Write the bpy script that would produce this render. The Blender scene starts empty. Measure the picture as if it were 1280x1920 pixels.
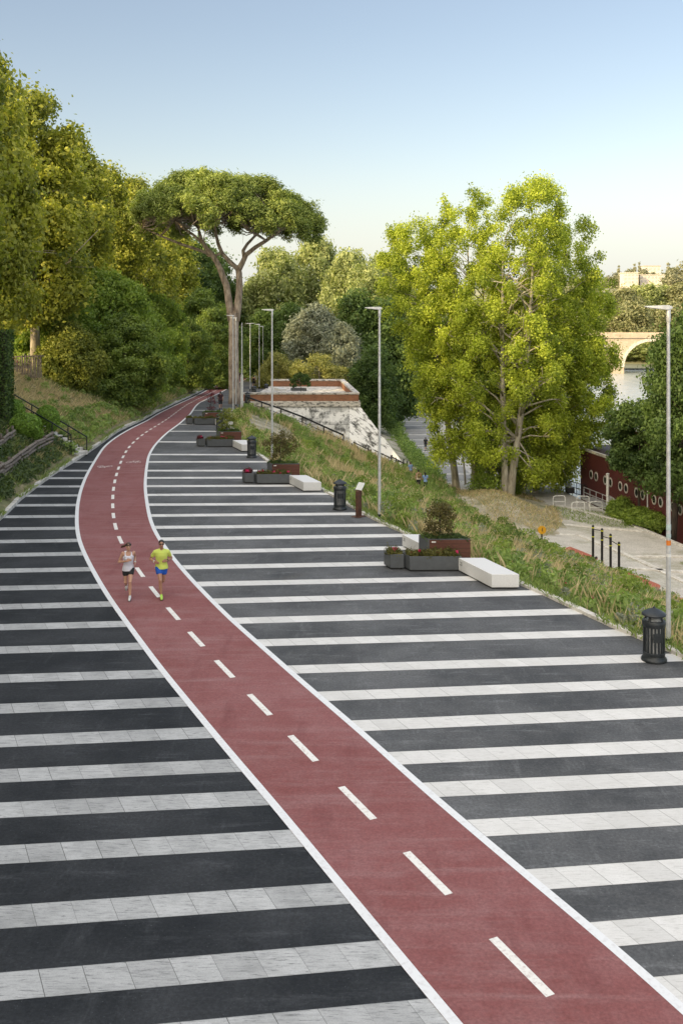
import bpy, bmesh, math, random
import numpy as np
from mathutils import Vector, Matrix
R = math.radians
PI = math.pi
sc = bpy.context.scene
col = sc.collection
rnd = random.Random(7)
F, H, YH = 1867.0, 8.6, 587.0        # focal length in photo pixels, eye height, horizon row

# ------------------------------------------------------------------ helpers
def tag(o, label=None, cat=None, group=None, kind=None):
    if label: o['label'] = label
    if cat: o['category'] = cat
    if group: o['group'] = group
    if kind: o['kind'] = kind
    return o

def empty(name, loc, rz=0.0, label=None, cat=None, group=None):
    o = bpy.data.objects.new(name, None); col.objects.link(o)
    o.empty_display_size = 0.2
    o.location = loc; o.rotation_euler = (0, 0, rz)
    return tag(o, label, cat, group)

def copy_tree(o, parent=None):
    c = o.copy(); col.objects.link(c)
    if parent is not None:
        c.parent = parent
    for ch in list(o.children):
        copy_tree(ch, c)
    return c

def link_mesh(name, me, mat, parent=None):
    o = bpy.data.objects.new(name, me); col.objects.link(o)
    if mat is not None:
        me.materials.clear(); me.materials.append(mat)
    if parent is not None: o.parent = parent
    return o

class MB:
    """collects shapes that become ONE mesh object"""
    def __init__(s): s.v = []; s.f = []
    def add(s, vs, fs):
        b = len(s.v); s.v += [tuple(p) for p in vs]; s.f += [tuple(i + b for i in f) for f in fs]; return s
    def box(s, c, d, rz=0.0, rx=0.0, ry=0.0):
        m = Matrix.Rotation(rz, 3, 'Z') @ Matrix.Rotation(ry, 3, 'Y') @ Matrix.Rotation(rx, 3, 'X')
        vs = []
        for z in (-.5, .5):
            for x, y in ((-.5, -.5), (.5, -.5), (.5, .5), (-.5, .5)):
                p = m @ Vector((x * d[0], y * d[1], z * d[2])); vs.append((p.x + c[0], p.y + c[1], p.z + c[2]))
        return s.add(vs, [(3, 2, 1, 0), (4, 5, 6, 7), (0, 1, 5, 4), (1, 2, 6, 5), (2, 3, 7, 6), (3, 0, 4, 7)])
    def prism(s, poly, z0, z1):
        n = len(poly)
        vs = [(p[0], p[1], z0) for p in poly] + [(p[0], p[1], z1) for p in poly]
        return s.add(vs, [tuple(reversed(range(n))), tuple(range(n, 2 * n))] + [(i, (i + 1) % n, n + (i + 1) % n, n + i) for i in range(n)])
    def bar(s, a, b, w, h=None):
        a = Vector(a); b = Vector(b); h = h or w
        d = (b - a).normalized(); up = Vector((0, 0, 1)) if abs(d.z) < .95 else Vector((0, 1, 0))
        x = d.cross(up).normalized(); y = x.cross(d)
        vs = [tuple(p + x * i * w / 2 + y * j * h / 2) for p in (a, b) for i, j in ((-1, -1), (1, -1), (1, 1), (-1, 1))]
        return s.add(vs, [(3, 2, 1, 0), (4, 5, 6, 7), (0, 1, 5, 4), (1, 2, 6, 5), (2, 3, 7, 6), (3, 0, 4, 7)])
    def tube(s, path, rad, n=8, cap=True):
        path = [Vector(p) for p in path]
        if not isinstance(rad, (list, tuple)): rad = [rad] * len(path)
        vs = []; fs = []; px = None
        for i, p in enumerate(path):
            d = (path[min(i + 1, len(path) - 1)] - path[max(i - 1, 0)])
            d = d.normalized() if d.length > 1e-9 else Vector((0, 0, 1))
            if px is None:
                px = d.orthogonal().normalized()
            px = (px - d * px.dot(d))
            px = px.normalized() if px.length > 1e-6 else d.orthogonal().normalized()
            y = d.cross(px)
            for k in range(n):
                a = 2 * PI * k / n
                vs.append(tuple(p + (px * math.cos(a) + y * math.sin(a)) * rad[i]))
        for i in range(len(path) - 1):
            for k in range(n):
                fs.append((i * n + k, i * n + (k + 1) % n, (i + 1) * n + (k + 1) % n, (i + 1) * n + k))
        if cap:
            fs.append(tuple(reversed(range(n)))); fs.append(tuple(range((len(path) - 1) * n, len(path) * n)))
        return s.add(vs, fs)
    def lathe(s, prof, n=24, c=(0, 0, 0), sx=1, sy=1):
        vs = []; fs = []
        for r, z in prof:
            for k in range(n):
                a = 2 * PI * k / n
                vs.append((c[0] + r * sx * math.cos(a), c[1] + r * sy * math.sin(a), c[2] + z))
        m = len(prof)
        for i in range(m - 1):
            for k in range(n):
                fs.append((i * n + k, i * n + (k + 1) % n, (i + 1) * n + (k + 1) % n, (i + 1) * n + k))
        fs.append(tuple(reversed(range(n)))); fs.append(tuple(range((m - 1) * n, m * n)))
        return s.add(vs, fs)
    def ball(s, c, r, n=12, m=8):
        if not isinstance(r, (tuple, list)): r = (r, r, r)
        prof = [(math.sin(PI * i / m), -math.cos(PI * i / m)) for i in range(1, m)]
        vs = [(c[0], c[1], c[2] - r[2])]
        for q, z in prof:
            for k in range(n):
                a = 2 * PI * k / n
                vs.append((c[0] + r[0] * q * math.cos(a), c[1] + r[1] * q * math.sin(a), c[2] + r[2] * z))
        vs.append((c[0], c[1], c[2] + r[2])); fs = []; L = len(prof)
        for k in range(n): fs.append((0, 1 + (k + 1) % n, 1 + k))
        for i in range(L - 1):
            for k in range(n):
                fs.append((1 + i * n + k, 1 + i * n + (k + 1) % n, 1 + (i + 1) * n + (k + 1) % n, 1 + (i + 1) * n + k))
        for k in range(n): fs.append((1 + (L - 1) * n + k, 1 + (L - 1) * n + (k + 1) % n, len(vs) - 1))
        return s.add(vs, fs)
    def mesh(s, name, smooth=False, bevel=0.0, seg=2, angle=None):
        me = bpy.data.meshes.new(name); me.from_pydata(s.v, [], s.f)
        bm = bmesh.new(); bm.from_mesh(me)
        bmesh.ops.recalc_face_normals(bm, faces=bm.faces)
        if bevel:
            es = [e for e in bm.edges if len(e.link_faces) == 2 and e.calc_face_angle(0) > R(30)]
            bmesh.ops.bevel(bm, geom=es, offset=bevel, segments=seg, affect='EDGES', profile=.5, clamp_overlap=True)
        bm.to_mesh(me); bm.free()
        if smooth:
            for p in me.polygons: p.use_smooth = True
            if angle: me.set_sharp_from_angle(angle=angle)
        return me
    def build(s, name, mat, parent=None, smooth=False, bevel=0.0, seg=2, angle=R(40)):
        return link_mesh(name, s.mesh(name, smooth, bevel, seg, angle), mat, parent)

def grid_mesh(name, rows, mat, parent=None, smooth=True, uv=None):
    """rows: list of equally long lists of points"""
    n = len(rows[0]); vs = [p for r in rows for p in r]; fs = []
    for i in range(len(rows) - 1):
        for j in range(n - 1):
            fs.append((i * n + j, i * n + j + 1, (i + 1) * n + j + 1, (i + 1) * n + j))
    me = bpy.data.meshes.new(name); me.from_pydata(vs, [], fs)
    if uv:
        l = me.uv_layers.new(name='UVMap')
        flat = [q for r in uv for q in r]
        for lp in me.loops: l.data[lp.index].uv = flat[lp.vertex_index]
    bm = bmesh.new(); bm.from_mesh(me); bm.normal_update()
    if sum(f.normal.z for f in bm.faces) < 0: bmesh.ops.reverse_faces(bm, faces=bm.faces)
    bm.to_mesh(me); bm.free()
    if smooth:
        for p in me.polygons: p.use_smooth = True
    return link_mesh(name, me, mat, parent)

# ------------------------------------------------------------------ materials
class NT:
    def __init__(s, name):
        s.m = bpy.data.materials.new(name); s.m.use_nodes = True; s.t = s.m.node_tree; s.t.nodes.clear()
        s.out = s.n('ShaderNodeOutputMaterial')
    def n(s, t, **kw):
        o = s.t.nodes.new(t)
        for k, v in kw.items(): setattr(o, k, v)
        return o
    def l(s, a, b): s.t.links.new(a, b)
    def val(s, sock, v):
        if isinstance(v, (int, float)): sock.default_value = v
        elif isinstance(v, tuple): sock.default_value = v if len(v) == len(sock.default_value) else (*v, 1)
        else: s.l(v, sock)
    def coord(s, kind='Object', scale=(1, 1, 1)):
        if kind == 'World': c = s.n('ShaderNodeNewGeometry').outputs['Position']
        else: c = s.n('ShaderNodeTexCoord').outputs[kind]
        m = s.n('ShaderNodeMapping'); m.inputs['Scale'].default_value = scale; s.l(c, m.inputs['Vector'])
        return m.outputs['Vector']
    def noise(s, v, scale, detail=4, rough=.6, out='Fac'):
        o = s.n('ShaderNodeTexNoise'); s.l(v, o.inputs['Vector'])
        o.inputs['Scale'].default_value = scale; o.inputs['Detail'].default_value = detail; o.inputs['Roughness'].default_value = rough
        return o.outputs[out]
    def ramp(s, f, stops):
        o = s.n('ShaderNodeValToRGB'); s.l(f, o.inputs['Fac']); e = o.color_ramp.elements
        while len(e) < len(stops): e.new(.5)
        for i, (p, c) in enumerate(stops):
            e[i].position = p; e[i].color = (c, c, c, 1) if isinstance(c, (int, float)) else (*c, 1)
        return o.outputs['Color']
    def mix(s, f, a, b, mode='MIX'):
        o = s.n('ShaderNodeMix', data_type='RGBA', blend_type=mode)
        s.val(o.inputs[0], f); s.val(o.inputs[6], a); s.val(o.inputs[7], b); return o.outputs[2]
    def math(s, op, a, b=0.0, clamp=False):
        o = s.n('ShaderNodeMath', operation=op, use_clamp=clamp); s.val(o.inputs[0], a); s.val(o.inputs[1], b); return o.outputs[0]
    def bump(s, h, strength=.3, dist=.02):
        o = s.n('ShaderNodeBump'); s.l(h, o.inputs['Height']); o.inputs['Strength'].default_value = strength; o.inputs['Distance'].default_value = dist
        return o.outputs['Normal']
    def finish(s, color, rough=.7, metal=0, normal=None, spec=.5):
        b = s.n('ShaderNodeBsdfPrincipled'); s.val(b.inputs['Base Color'], color); s.val(b.inputs['Roughness'], rough)
        b.inputs['Metallic'].default_value = metal; b.inputs['Specular IOR Level'].default_value = spec
        if normal is not None: s.l(normal, b.inputs['Normal'])
        s.l(b.outputs[0], s.out.inputs['Surface']); s.b = b
        return s.m

def simple(name, c1, c2=None, scale=6, rough=.6, metal=0, bump=0, kind='Object', stretch=(1, 1, 1), spec=.5, lo=.35, hi=.65):
    t = NT(name)
    c2 = c2 or tuple(x * .75 for x in c1)
    v = t.coord(kind, stretch)
    f = t.noise(v, scale, 6, .65)
    c = t.ramp(f, [(lo, c2), (hi, c1)])
    return t.finish(c, rough, metal, t.bump(f, bump, .02) if bump else None, spec)

def leaf_mat(name, dark, light, trans=.35, tcol=None):
    t = NT(name)
    a = t.n('ShaderNodeAttribute', attribute_name='tint').outputs['Fac']
    c = t.ramp(a, [(0.0, dark), (1.0, light)])
    b = t.n('ShaderNodeBsdfPrincipled'); t.l(c, b.inputs['Base Color']); b.inputs['Roughness'].default_value = .55
    b.inputs['Specular IOR Level'].default_value = .3
    tr = t.n('ShaderNodeBsdfTranslucent')
    tc = t.mix(1.0, c, tcol or (1.12, 1.22, .55), 'MULTIPLY'); t.l(tc, tr.inputs['Color'])
    mx = t.n('ShaderNodeMixShader'); mx.inputs[0].default_value = trans
    t.l(b.outputs[0], mx.inputs[1]); t.l(tr.outputs[0], mx.inputs[2]); t.l(mx.outputs[0], t.out.inputs['Surface'])
    return t.m

M = {}
def asphalt(name, base, lo, pale, amt, spec):
    t = NT(name); v = t.coord('World')
    fine = t.noise(v, 17, 5, .75); mid = t.noise(v, 1.7, 7, .68); big = t.noise(v, .33, 5, .6)
    c = t.ramp(mid, [(.33, lo), (.66, base)])
    c = t.mix(t.ramp(big, [(.40, 0.0), (.68, amt)]), c, pale)
    # tyre scuffs and dusty streaks lying across the plaza, and drifts along it
    st = t.noise(t.coord('World', (.5, 2.6, 1)), 1.3, 7, .75)
    c = t.mix(t.ramp(st, [(.54, 0.0), (.72, .6 * amt)]), c, tuple(x * 1.7 for x in pale))
    sk = t.n('ShaderNodeMapping'); sk.inputs['Rotation'].default_value = (0, 0, R(-28)); sk.inputs['Scale'].default_value = (3.5, .7, 1); t.l(v, sk.inputs['Vector'])
    c = t.mix(t.ramp(t.noise(sk.outputs[0], 1.0, 6, .7), [(.56, 0.0), (.74, .5 * amt)]), c, tuple(x * 1.5 for x in pale))
    c = t.mix(t.ramp(t.noise(v, .9, 7, .7), [(.60, 0.0), (.72, .6)]), c, tuple(x * .55 for x in lo))
    # grain of the stone chippings
    c = t.mix(1.0, c, t.ramp(fine, [(.25, .55), (.5, 1.0), (.75, 1.55)]), 'MULTIPLY')
    c = t.mix(t.ramp(t.noise(v, 26, 2, .5), [(.68, 0.0), (.76, .55)]), c, tuple(x * 2.6 for x in pale))
    vor = t.n('ShaderNodeTexVoronoi', feature='DISTANCE_TO_EDGE'); wv = t.n('ShaderNodeVectorMath', operation='ADD')
    t.l(v, wv.inputs[0]); t.l(t.noise(v, .8, 4, .6, 'Color'), wv.inputs[1]); t.l(wv.outputs[0], vor.inputs['Vector']); vor.inputs['Scale'].default_value = .13
    c = t.mix(t.ramp(vor.outputs['Distance'], [(.0, .18), (.004, 0.0)]), c, (.012, .012, .013))
    return t.finish(c, t.ramp(mid, [(.3, .68), (.7, .88)]), 0, t.bump(fine, .6, .015), spec)
M['asphalt_l'] = asphalt('asphalt_dark', (.023, .026, .030), (.011, .013, .016), (.048, .051, .056), .8, .22)  # left copy darkened: vignetting and missing sheen put into the colour
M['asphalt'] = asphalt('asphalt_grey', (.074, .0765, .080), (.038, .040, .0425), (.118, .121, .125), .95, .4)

def track_mat():
    t = NT('red_track'); v = t.coord('World')
    fine = t.noise(v, 90, 3, .7); mid = t.noise(v, 1.4, 6, .7); big = t.noise(v, .3, 5, .65)
    c = t.ramp(big, [(.35, (.200, .066, .063)), (.65, (.238, .092, .092))])
    c = t.mix(t.ramp(mid, [(.45, 0.0), (.8, .6)]), c, (.275, .140, .140))
    st = t.noise(t.coord('World', (.35, 2.2, 1)), 1.1, 7, .72)
    c = t.mix(t.ramp(st, [(.48, 0.0), (.72, .5)]), c, (.30, .175, .175))
    wk = t.n('ShaderNodeMapping'); wk.inputs['Rotation'].default_value = (0, 0, R(24)); wk.inputs['Scale'].default_value = (.25, 3.0, 1); t.l(v, wk.inputs['Vector'])
    c = t.mix(t.ramp(t.noise(wk.outputs[0], .8, 6, .7), [(.55, 0.0), (.7, .42)]), c, (.31, .185, .185))
    dk = t.noise(t.coord('World', (2.2, .5, 1)), .8, 5, .6)
    c = t.mix(t.ramp(dk, [(.56, 0.0), (.74, .45)]), c, (.130, .034, .035))
    c = t.mix(1.0, c, t.ramp(t.noise(v, 20, 5, .75), [(.25, .68), (.5, 1.0), (.75, 1.35)]), 'MULTIPLY')
    return t.finish(c, .8, 0, t.bump(fine, .4, .008), .3)
M['track'] = track_mat()

def tile_mat(name, clean, dirty, amount, jointcol):
    """travertine flags along a band: UV x in metres along it, y across it"""
    t = NT(name); uv = t.n('ShaderNodeTexCoord').outputs['UV']
    s = t.n('ShaderNodeSeparateXYZ'); t.l(uv, s.inputs[0]); w = t.coord('World')
    q = t.math('DIVIDE', s.outputs['X'], .56)
    fr = t.math('FRACT', q); idx = t.math('FLOOR', q)
    wn = t.n('ShaderNodeTexWhiteNoise', noise_dimensions='2D')
    cb = t.n('ShaderNodeCombineXYZ'); t.l(idx, cb.inputs[0]); oi = t.n('ShaderNodeObjectInfo'); t.l(oi.outputs['Random'], cb.inputs[1]); t.l(cb.outputs[0], wn.inputs['Vector'])
    tone = wn.outputs['Value']
    # veins run along the band, shifted from flag to flag
    sh = t.n('ShaderNodeVectorMath', operation='ADD'); t.l(t.coord('World', (1.6, 16, 1)), sh.inputs[0])
    cc = t.n('ShaderNodeVectorMath', operation='SCALE'); t.l(wn.outputs['Color'], cc.inputs[0]); cc.inputs['Scale'].default_value = 40; t.l(cc.outputs[0], sh.inputs[1])
    vein = t.noise(sh.outputs[0], 1.5, 7, .72)
    c = t.mix(t.math('MULTIPLY', tone, .25 + .75 * amount), clean, tuple(x * .74 for x in clean))
    c = t.mix(t.ramp(vein, [(.48, 0.0), (.72, .18 + .36 * amount)]), c, dirty)
    v2 = t.noise(sh.outputs[0], 3.1, 6, .7); c = t.mix(t.ramp(v2, [(.555, 0.0), (.64, .2 + .7 * amount)]), c, tuple(x * .55 for x in dirty))
    blot = t.noise(w, 1.1, 6, .7)
    c = t.mix(t.ramp(blot, [(.45, 0.0), (.8, .25 + .4 * amount)]), c, dirty)
    g = t.noise(w, 60, 2, .6); c = t.mix(t.ramp(g, [(.3, .25), (.6, 0.0)]), c, dirty)
    e = t.math('MINIMUM', fr, t.math('SUBTRACT', 1.0, fr))
    jw = t.math('LESS_THAN', e, .010)
    js = t.n('ShaderNodeSeparateColor'); t.l(wn.outputs['Color'], js.inputs[0]); c = t.mix(t.math('MULTIPLY', jw, t.ramp(js.outputs[1], [(.1, .15), (.7, .9)])), c, jointcol)
    ey = t.math('MINIMUM', s.outputs['Y'], t.math('SUBTRACT', .56, s.outputs['Y']))
    c = t.mix(t.ramp(ey, [(.0, .5), (.02, 0.0)]), c, dirty)
    return t.finish(c, .65, 0, t.bump(t.math('SUBTRACT', vein, jw), .25, .01), .35)
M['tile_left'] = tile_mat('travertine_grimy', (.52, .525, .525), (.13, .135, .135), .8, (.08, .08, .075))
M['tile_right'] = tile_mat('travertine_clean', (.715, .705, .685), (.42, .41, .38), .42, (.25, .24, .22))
M['line'] = simple('worn_white_line', (.72, .73, .74), (.55, .54, .54), 11, .6, 0, 0, 'World', lo=.22, hi=.5)
M['mark'] = simple('worn_white_mark', (.76, .74, .70), (.5, .42, .39), 14, .6, 0, 0, 'World', lo=.28, hi=.5)
M['picto'] = simple('faded_white_mark', (.68, .60, .57), (.36, .20, .19), 22, .6, 0, 0, 'World', lo=.35, hi=.55)
M['kerb'] = simple('kerb_stone', (.68, .66, .61), (.42, .39, .34), 3, .8, 0, .3, 'World')
M['bench'] = simple('pale_concrete', (.70, .70, .69), (.56, .56, .56), 40, .55, 0, .05)
M['planter'] = simple('grey_painted_steel', (.085, .093, .100), (.068, .074, .080), 5, .5, 0, 0)
M['bin'] = simple('dark_painted_iron', (.030, .036, .041), (.02, .024, .028), 8, .42, .3, 0)
M['liner'] = simple('pale_bin_bag', (.42, .44, .46), (.2, .21, .22), 7, .35, 0, .4)
M['corten'] = simple('rust_steel', (.11, .045, .026), (.055, .024, .016), 5, .8, 0, .1)
M['galv'] = simple('galvanised_steel', (.60, .61, .62), (.44, .45, .46), 6, .42, .35, 0)
M['lampw'] = simple('pale_grey_paint', (.66, .66, .65), (.5, .5, .49), 6, .45, 0, 0)
M['blk'] = simple('black_paint', (.014, .014, .015), (.009, .009, .01), 6, .5, 0, 0)
M['railgreen'] = simple('dark_green_rail', (.016, .024, .021), (.008, .012, .011), 8, .5, 0, 0)
M['yellow'] = simple('yellow_paint', (.75, .40, .015), (.6, .3, .01), 6, .5, 0, 0)
M['lime'] = simple('yellow_collar', (.62, .62, .03), (.5, .5, .03), 6, .5, 0, 0)
M['soil'] = simple('dark_soil', (.06, .042, .028), (.025, .018, .012), 14, .95, 0, .5)
M['glass'] = simple('dark_glass', (.02, .025, .03), (.012, .016, .02), 3, .08, 0, 0)
M['white'] = simple('white_paint', (.78, .78, .76), (.6, .6, .58), 5, .5, 0, 0)
M['panelface'] = simple('pale_panel', (.66, .67, .66), (.55, .57, .57), 8, .4, 0, 0)
M['orange'] = simple('orange_sticker', (.7, .22, .02), (.6, .17, .02), 5, .5)
M['skyblue'] = simple('faded_sticker', (.45, .55, .55), (.35, .45, .46), 9, .5)
def wood_mat(name, a, b, sz=(1, 1, 9)):
    t = NT(name); v = t.coord('Object', (sz[0] * 1.2, sz[1] * 1.2, sz[2])); f = t.noise(v, 4, 8, .7)
    w = t.n('ShaderNodeTexCoord').outputs['Object']; s = t.n('ShaderNodeSeparateXYZ'); t.l(w, s.inputs[0])
    g = t.math('FRACT', t.math('DIVIDE', s.outputs['Z'], .15)); gap = t.math('LESS_THAN', g, .06)
    c = t.ramp(f, [(.3, b), (.7, a)]); c = t.mix(t.math('MULTIPLY', gap, .8), c, (.01, .006, .005))
    return t.finish(c, .6, 0, t.bump(t.math('SUBTRACT', f, gap), .3, .01), .3)
M['wood'] = wood_mat('red_brown_boards', (.155, .062, .042), (.075, .030, .022))
M['oldwood'] = simple('weathered_logs', (.27, .23, .19), (.10, .08, .065), 6, .9, 0, .5, 'Object', (1, 1, 1))
M['bark_pine'] = simple('pine_bark', (.52, .43, .345), (.18, .14, .112), 3.2, .95, 0, 1.0, 'Object', (1, 1, .35))
M['bark_grey'] = simple('grey_bark', (.23, .20, .155), (.10, .085, .065), 4, .95, 0, .7, 'Object', (1, 1, .3))
M['bark_plane'] = simple('plane_bark', (.52, .46, .36), (.26, .21, .155), 2.4, .9, 0, .3, 'Object', (1, 1, .5))
M['bark_poplar'] = simple('poplar_bark', (.52, .48, .39), (.24, .21, .165), 3, .9, 0, .5, 'Object', (1, 1, .3))
M['bark_dark'] = simple('dark_bark', (.075, .06, .045), (.03, .024, .02), 4, .95, 0, .5, 'Object', (1, 1, .3))
M['lf_plane'] = leaf_mat('plane_leaves', (.070, .110, .022), (.58, .57, .10), .43)
M['lf_robinia'] = leaf_mat('robinia_leaves', (.085, .160, .034), (.40, .50, .095), .42)
M['lf_bush'] = leaf_mat('bush_leaves', (.08, .11, .022), (.33, .345, .06), .3)
M['lf_dark'] = leaf_mat('dark_leaves', (.030, .062, .020), (.15, .225, .058), .34)
M['lf_mid'] = leaf_mat('mid_green_leaves', (.055, .100, .028), (.32, .40, .085), .40)
M['lf_forest'] = leaf_mat('wood_leaves', (.14, .18, .07), (.52, .55, .23), .4)
M['lf_silver'] = leaf_mat('silver_leaves', (.15, .175, .12), (.38, .41, .31), .3, (1.1, 1.1, .8))
M['lf_gold'] = leaf_mat('gold_leaves', (.16, .175, .05), (.52, .49, .17), .38)
M['lf_poplar'] = leaf_mat('poplar_leaves', (.090, .150, .020), (.64, .70, .090), .42)
M['lf_pine'] = leaf_mat('pine_needles', (.070, .115, .030), (.40, .46, .11), .28)
M['lf_far'] = leaf_mat('far_leaves', (.155, .175, .085), (.34, .33, .17), .3)  # far-bank leaves paled: sunlit haze put into the colour
M['lf_hill'] = leaf_mat('hill_leaves', (.20, .215, .14), (.40, .38, .25), .25)  # distance haze put into the leaf colour
M['lf_topiary'] = leaf_mat('topiary_leaves', (.10, .19, .028), (.27, .42, .065), .3)
M['lf_maple'] = leaf_mat('bronze_leaves', (.060, .048, .020), (.20, .175, .060), .35)
M['lf_bed'] = leaf_mat('bedding_leaves', (.050, .060, .016), (.180, .165, .042), .3)
M['lf_redleaf'] = leaf_mat('crimson_leaves', (.070, .012, .018), (.200, .040, .050), .3, (1.2, .6, .6))
M['petal'] = leaf_mat('pink_petals', (.50, .015, .09), (.75, .06, .20), .3, (1, .6, .7))
M['grass_green'] = leaf_mat('green_grass', (.11, .165, .050), (.36, .44, .14), .4)
M['grass_dry'] = leaf_mat('dry_grass', (.38, .31, .16), (.80, .68, .40), .35, (1.1, 1, .75))
M['herb'] = leaf_mat('herb_leaves', (.11, .185, .050), (.40, .50, .16), .42)
M['herb_grey'] = leaf_mat('grey_herb_leaves', (.18, .21, .145), (.42, .44, .34), .35, (1, 1, .8))
M['scrub_dark'] = leaf_mat('ivy_leaves', (.036, .065, .024), (.125, .17, .055), .3)
# ------------------------------------------------------------------ terrain
def gz(Y):
    if Y < 65: return 0.0
    if Y > 75: return -.028 * (Y - 70)
    return -.028 * (Y - 65) ** 2 / 20
def interp(Y, tab):
    if Y <= tab[0][1]: a, b = tab[0], tab[1]
    elif Y >= tab[-1][1]: a, b = tab[-2], tab[-1]
    else:
        for a, b in zip(tab[:-1], tab[1:]):
            if a[1] <= Y <= b[1]: break
    return a[0] + (b[0] - a[0]) * (Y - a[1]) / (b[1] - a[1])
def gpt(px, py):
    Y = F * H / (py - YH)
    for _ in range(80): Y = .5 * Y + .5 * F * (H - gz(Y)) / (py - YH)
    return ((px - 640) * Y / F, Y)
def zpt(px, py, z):
    Y = F * (H - z) / (py - YH); return ((px - 640) * Y / F, Y)
ZQ, ZW = -8.8, -10.0
KL = [(-9.6, -40), (-11, 0), (-12.6, 24)] + sorted([gpt(*p) for p in ((0, 978), (19, 960), (37, 941), (76, 910), (103, 890), (125, 876), (153, 859))], key=lambda p: p[1])
KL += [(-15.75, 66), (-16.3, 73), (-16.55, 83), (-17.1, 92), (-17.5, 103), (-17.9, 117), (-18.5, 134), (-19.6, 162), (-24, 230), (-30, 320)]
KR = [(38, -40), (20.5, -5), (16.2, 8), (12.6, 16)] + sorted([gpt(*p) for p in ((1280, 1237), (1249, 1219), (1201, 1200), (1142, 1176), (1083, 1148), (1020, 1117), (969, 1096), (760, 1003), (713, 982), (682, 966), (651, 948), (623, 931), (596, 915), (506, 870), (483, 853), (462, 839))], key=lambda p: p[1])
KR += [(-7.45, 70.5), (-8.7, 77), (-9.4, 83), (-9.9, 92), (-10.2, 98), (-10.3, 104), (-9, 140), (-8, 160), (-8, 230), (-8, 320)]
TOE = [(40, -40), (36, -10), (28.5, 30), (24.0, 45), (20.0, 58), (18.2, 63), (16.3, 69), (13.4, 74), (10.9, 90), (9.9, 103), (9.2, 114), (8.4, 130), (8.6, 146), (10.2, 185), (14, 320)]
QE = [(56, -40), (46, 0), (36, 30), (28.6, 55), (26.6, 66), (24.0, 82), (22.3, 93), (20.6, 105), (19, 120), (18, 150), (19, 200), (26, 320)]
def XL(Y): return interp(Y, KL)
def XR(Y): return interp(Y, KR)
def XT(Y): return interp(Y, TOE)
def XQ(Y): return interp(Y, QE)
def wob(x, y, s=1.0):
    return (math.sin(x * .9 * s + y * .37 * s) + math.sin(x * .31 * s - y * .83 * s + 1.3) + math.sin(x * 1.7 * s + y * 1.1 * s + .7) * .5) / 2.5
def mound(x, y):
    return 1.5 * math.exp(-(((x - 13.4) / 3.3) ** 2 + ((y - 87) / 7.0) ** 2))
def zslope_r(X, Y):
    s = (X - XR(Y)) / max(.5, XT(Y) - XR(Y)); s = min(max(s, 0), 1)
    e = math.sin(PI * s)
    return gz(Y) * (1 - s) + ZQ * s ** 1.06 + wob(X, Y, .8) * .16 * e + mound(X, Y)
TOPL = 8.2
def zroad(Y): return 4.2 + (gz(Y) * .5)
def zslope_l(X, Y):
    s = (XL(Y) - X) / TOPL; s = min(max(s, 0), 1)
    return gz(Y) + .06 + (zroad(Y) - gz(Y) - .06) * (s ** .95) + wob(X, Y, .7) * .14 * math.sin(PI * s)
def hz(X, Y):
    if X < XL(Y) - .01: return zslope_l(X, Y)
    if X > XR(Y): return ZQ + mound(X, Y) if X > XT(Y) else zslope_r(X, Y)
    return gz(Y)
def tpt(px, py, y0=20, y1=230):
    """where the ray through a photo pixel meets the terrain"""
    Y = y0; prev = None
    while Y < y1:
        X = (px - 640) * Y / F; z = H - (py - YH) * Y / F
        if z <= hz(X, Y):
            return (X, Y, hz(X, Y))
        Y += .1
    return (X, Y, hz(X, Y))

YS = list(np.concatenate([np.arange(-40, 20, 3), np.arange(20, 110, .75), np.arange(110, 321, 5)]))
# plaza
def ground_mat(name, cols, rough=.95):
    t = NT(name); v = t.coord('World')
    a = t.noise(v, .28, 6, .65); b = t.noise(v, 1.3, 6, .7); c3 = t.noise(v, 12, 4, .7)
    c = t.ramp(a, [(.35, cols[0]), (.5, cols[1]), (.62, cols[2])])
    c = t.mix(t.ramp(b, [(.42, 0.0), (.62, .7)]), c, cols[3])
    c = t.mix(t.ramp(c3, [(.35, .6), (.6, 0.0)]), c, tuple(x * .5 for x in cols[0]))
    return t.finish(c, rough, 0, t.bump(t.mix(.5, b, c3), .8, .06), .2)
M['soil_l'] = ground_mat('dry_grassy_soil', [(.22, .19, .105), (.32, .27, .16), (.16, .17, .08), (.14, .16, .07)])
M['soil_r'] = ground_mat('stony_grassy_soil', [(.36, .32, .24), (.56, .51, .42), (.20, .20, .105), (.24, .24, .14)])
M['quay'] = ground_mat('dusty_paving', [(.46, .435, .385), (.60, .57, .52), (.36, .35, .27), (.54, .52, .475)])
M['upper'] = ground_mat('dusty_road', [(.16, .15, .13), (.2, .18, .15), (.17, .16, .13), (.14, .13, .11)])
tag(grid_mesh('left_embankment_ground', [[(XL(Y) - TOPL * k / 18, Y, zslope_l(XL(Y) - TOPL * k / 18, Y)) for k in range(19)] for Y in YS], M['soil_l']), kind='structure')
tag(grid_mesh('upper_road', [[(XL(Y) - TOPL - d, Y, zroad(Y)) for d in (0, 4, 20, 60, 160)] for Y in YS], M['upper']), kind='structure')
tag(grid_mesh('right_embankment_ground', [[(XR(Y) + .02 + (XT(Y) - XR(Y) - .02) * k / 40, Y, zslope_r(XR(Y) + (XT(Y) - XR(Y)) * k / 40, Y)) for k in range(41)] for Y in YS], M['soil_r']), kind='structure')
tag(grid_mesh('quay_ground', [[(XT(Y) + (XQ(Y) - XT(Y)) * k / 14, Y, ZQ + mound(XT(Y) + (XQ(Y) - XT(Y)) * k / 14, Y)) for k in range(15)] for Y in YS], M['quay']), kind='structure')
mv = []; mf = []
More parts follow.
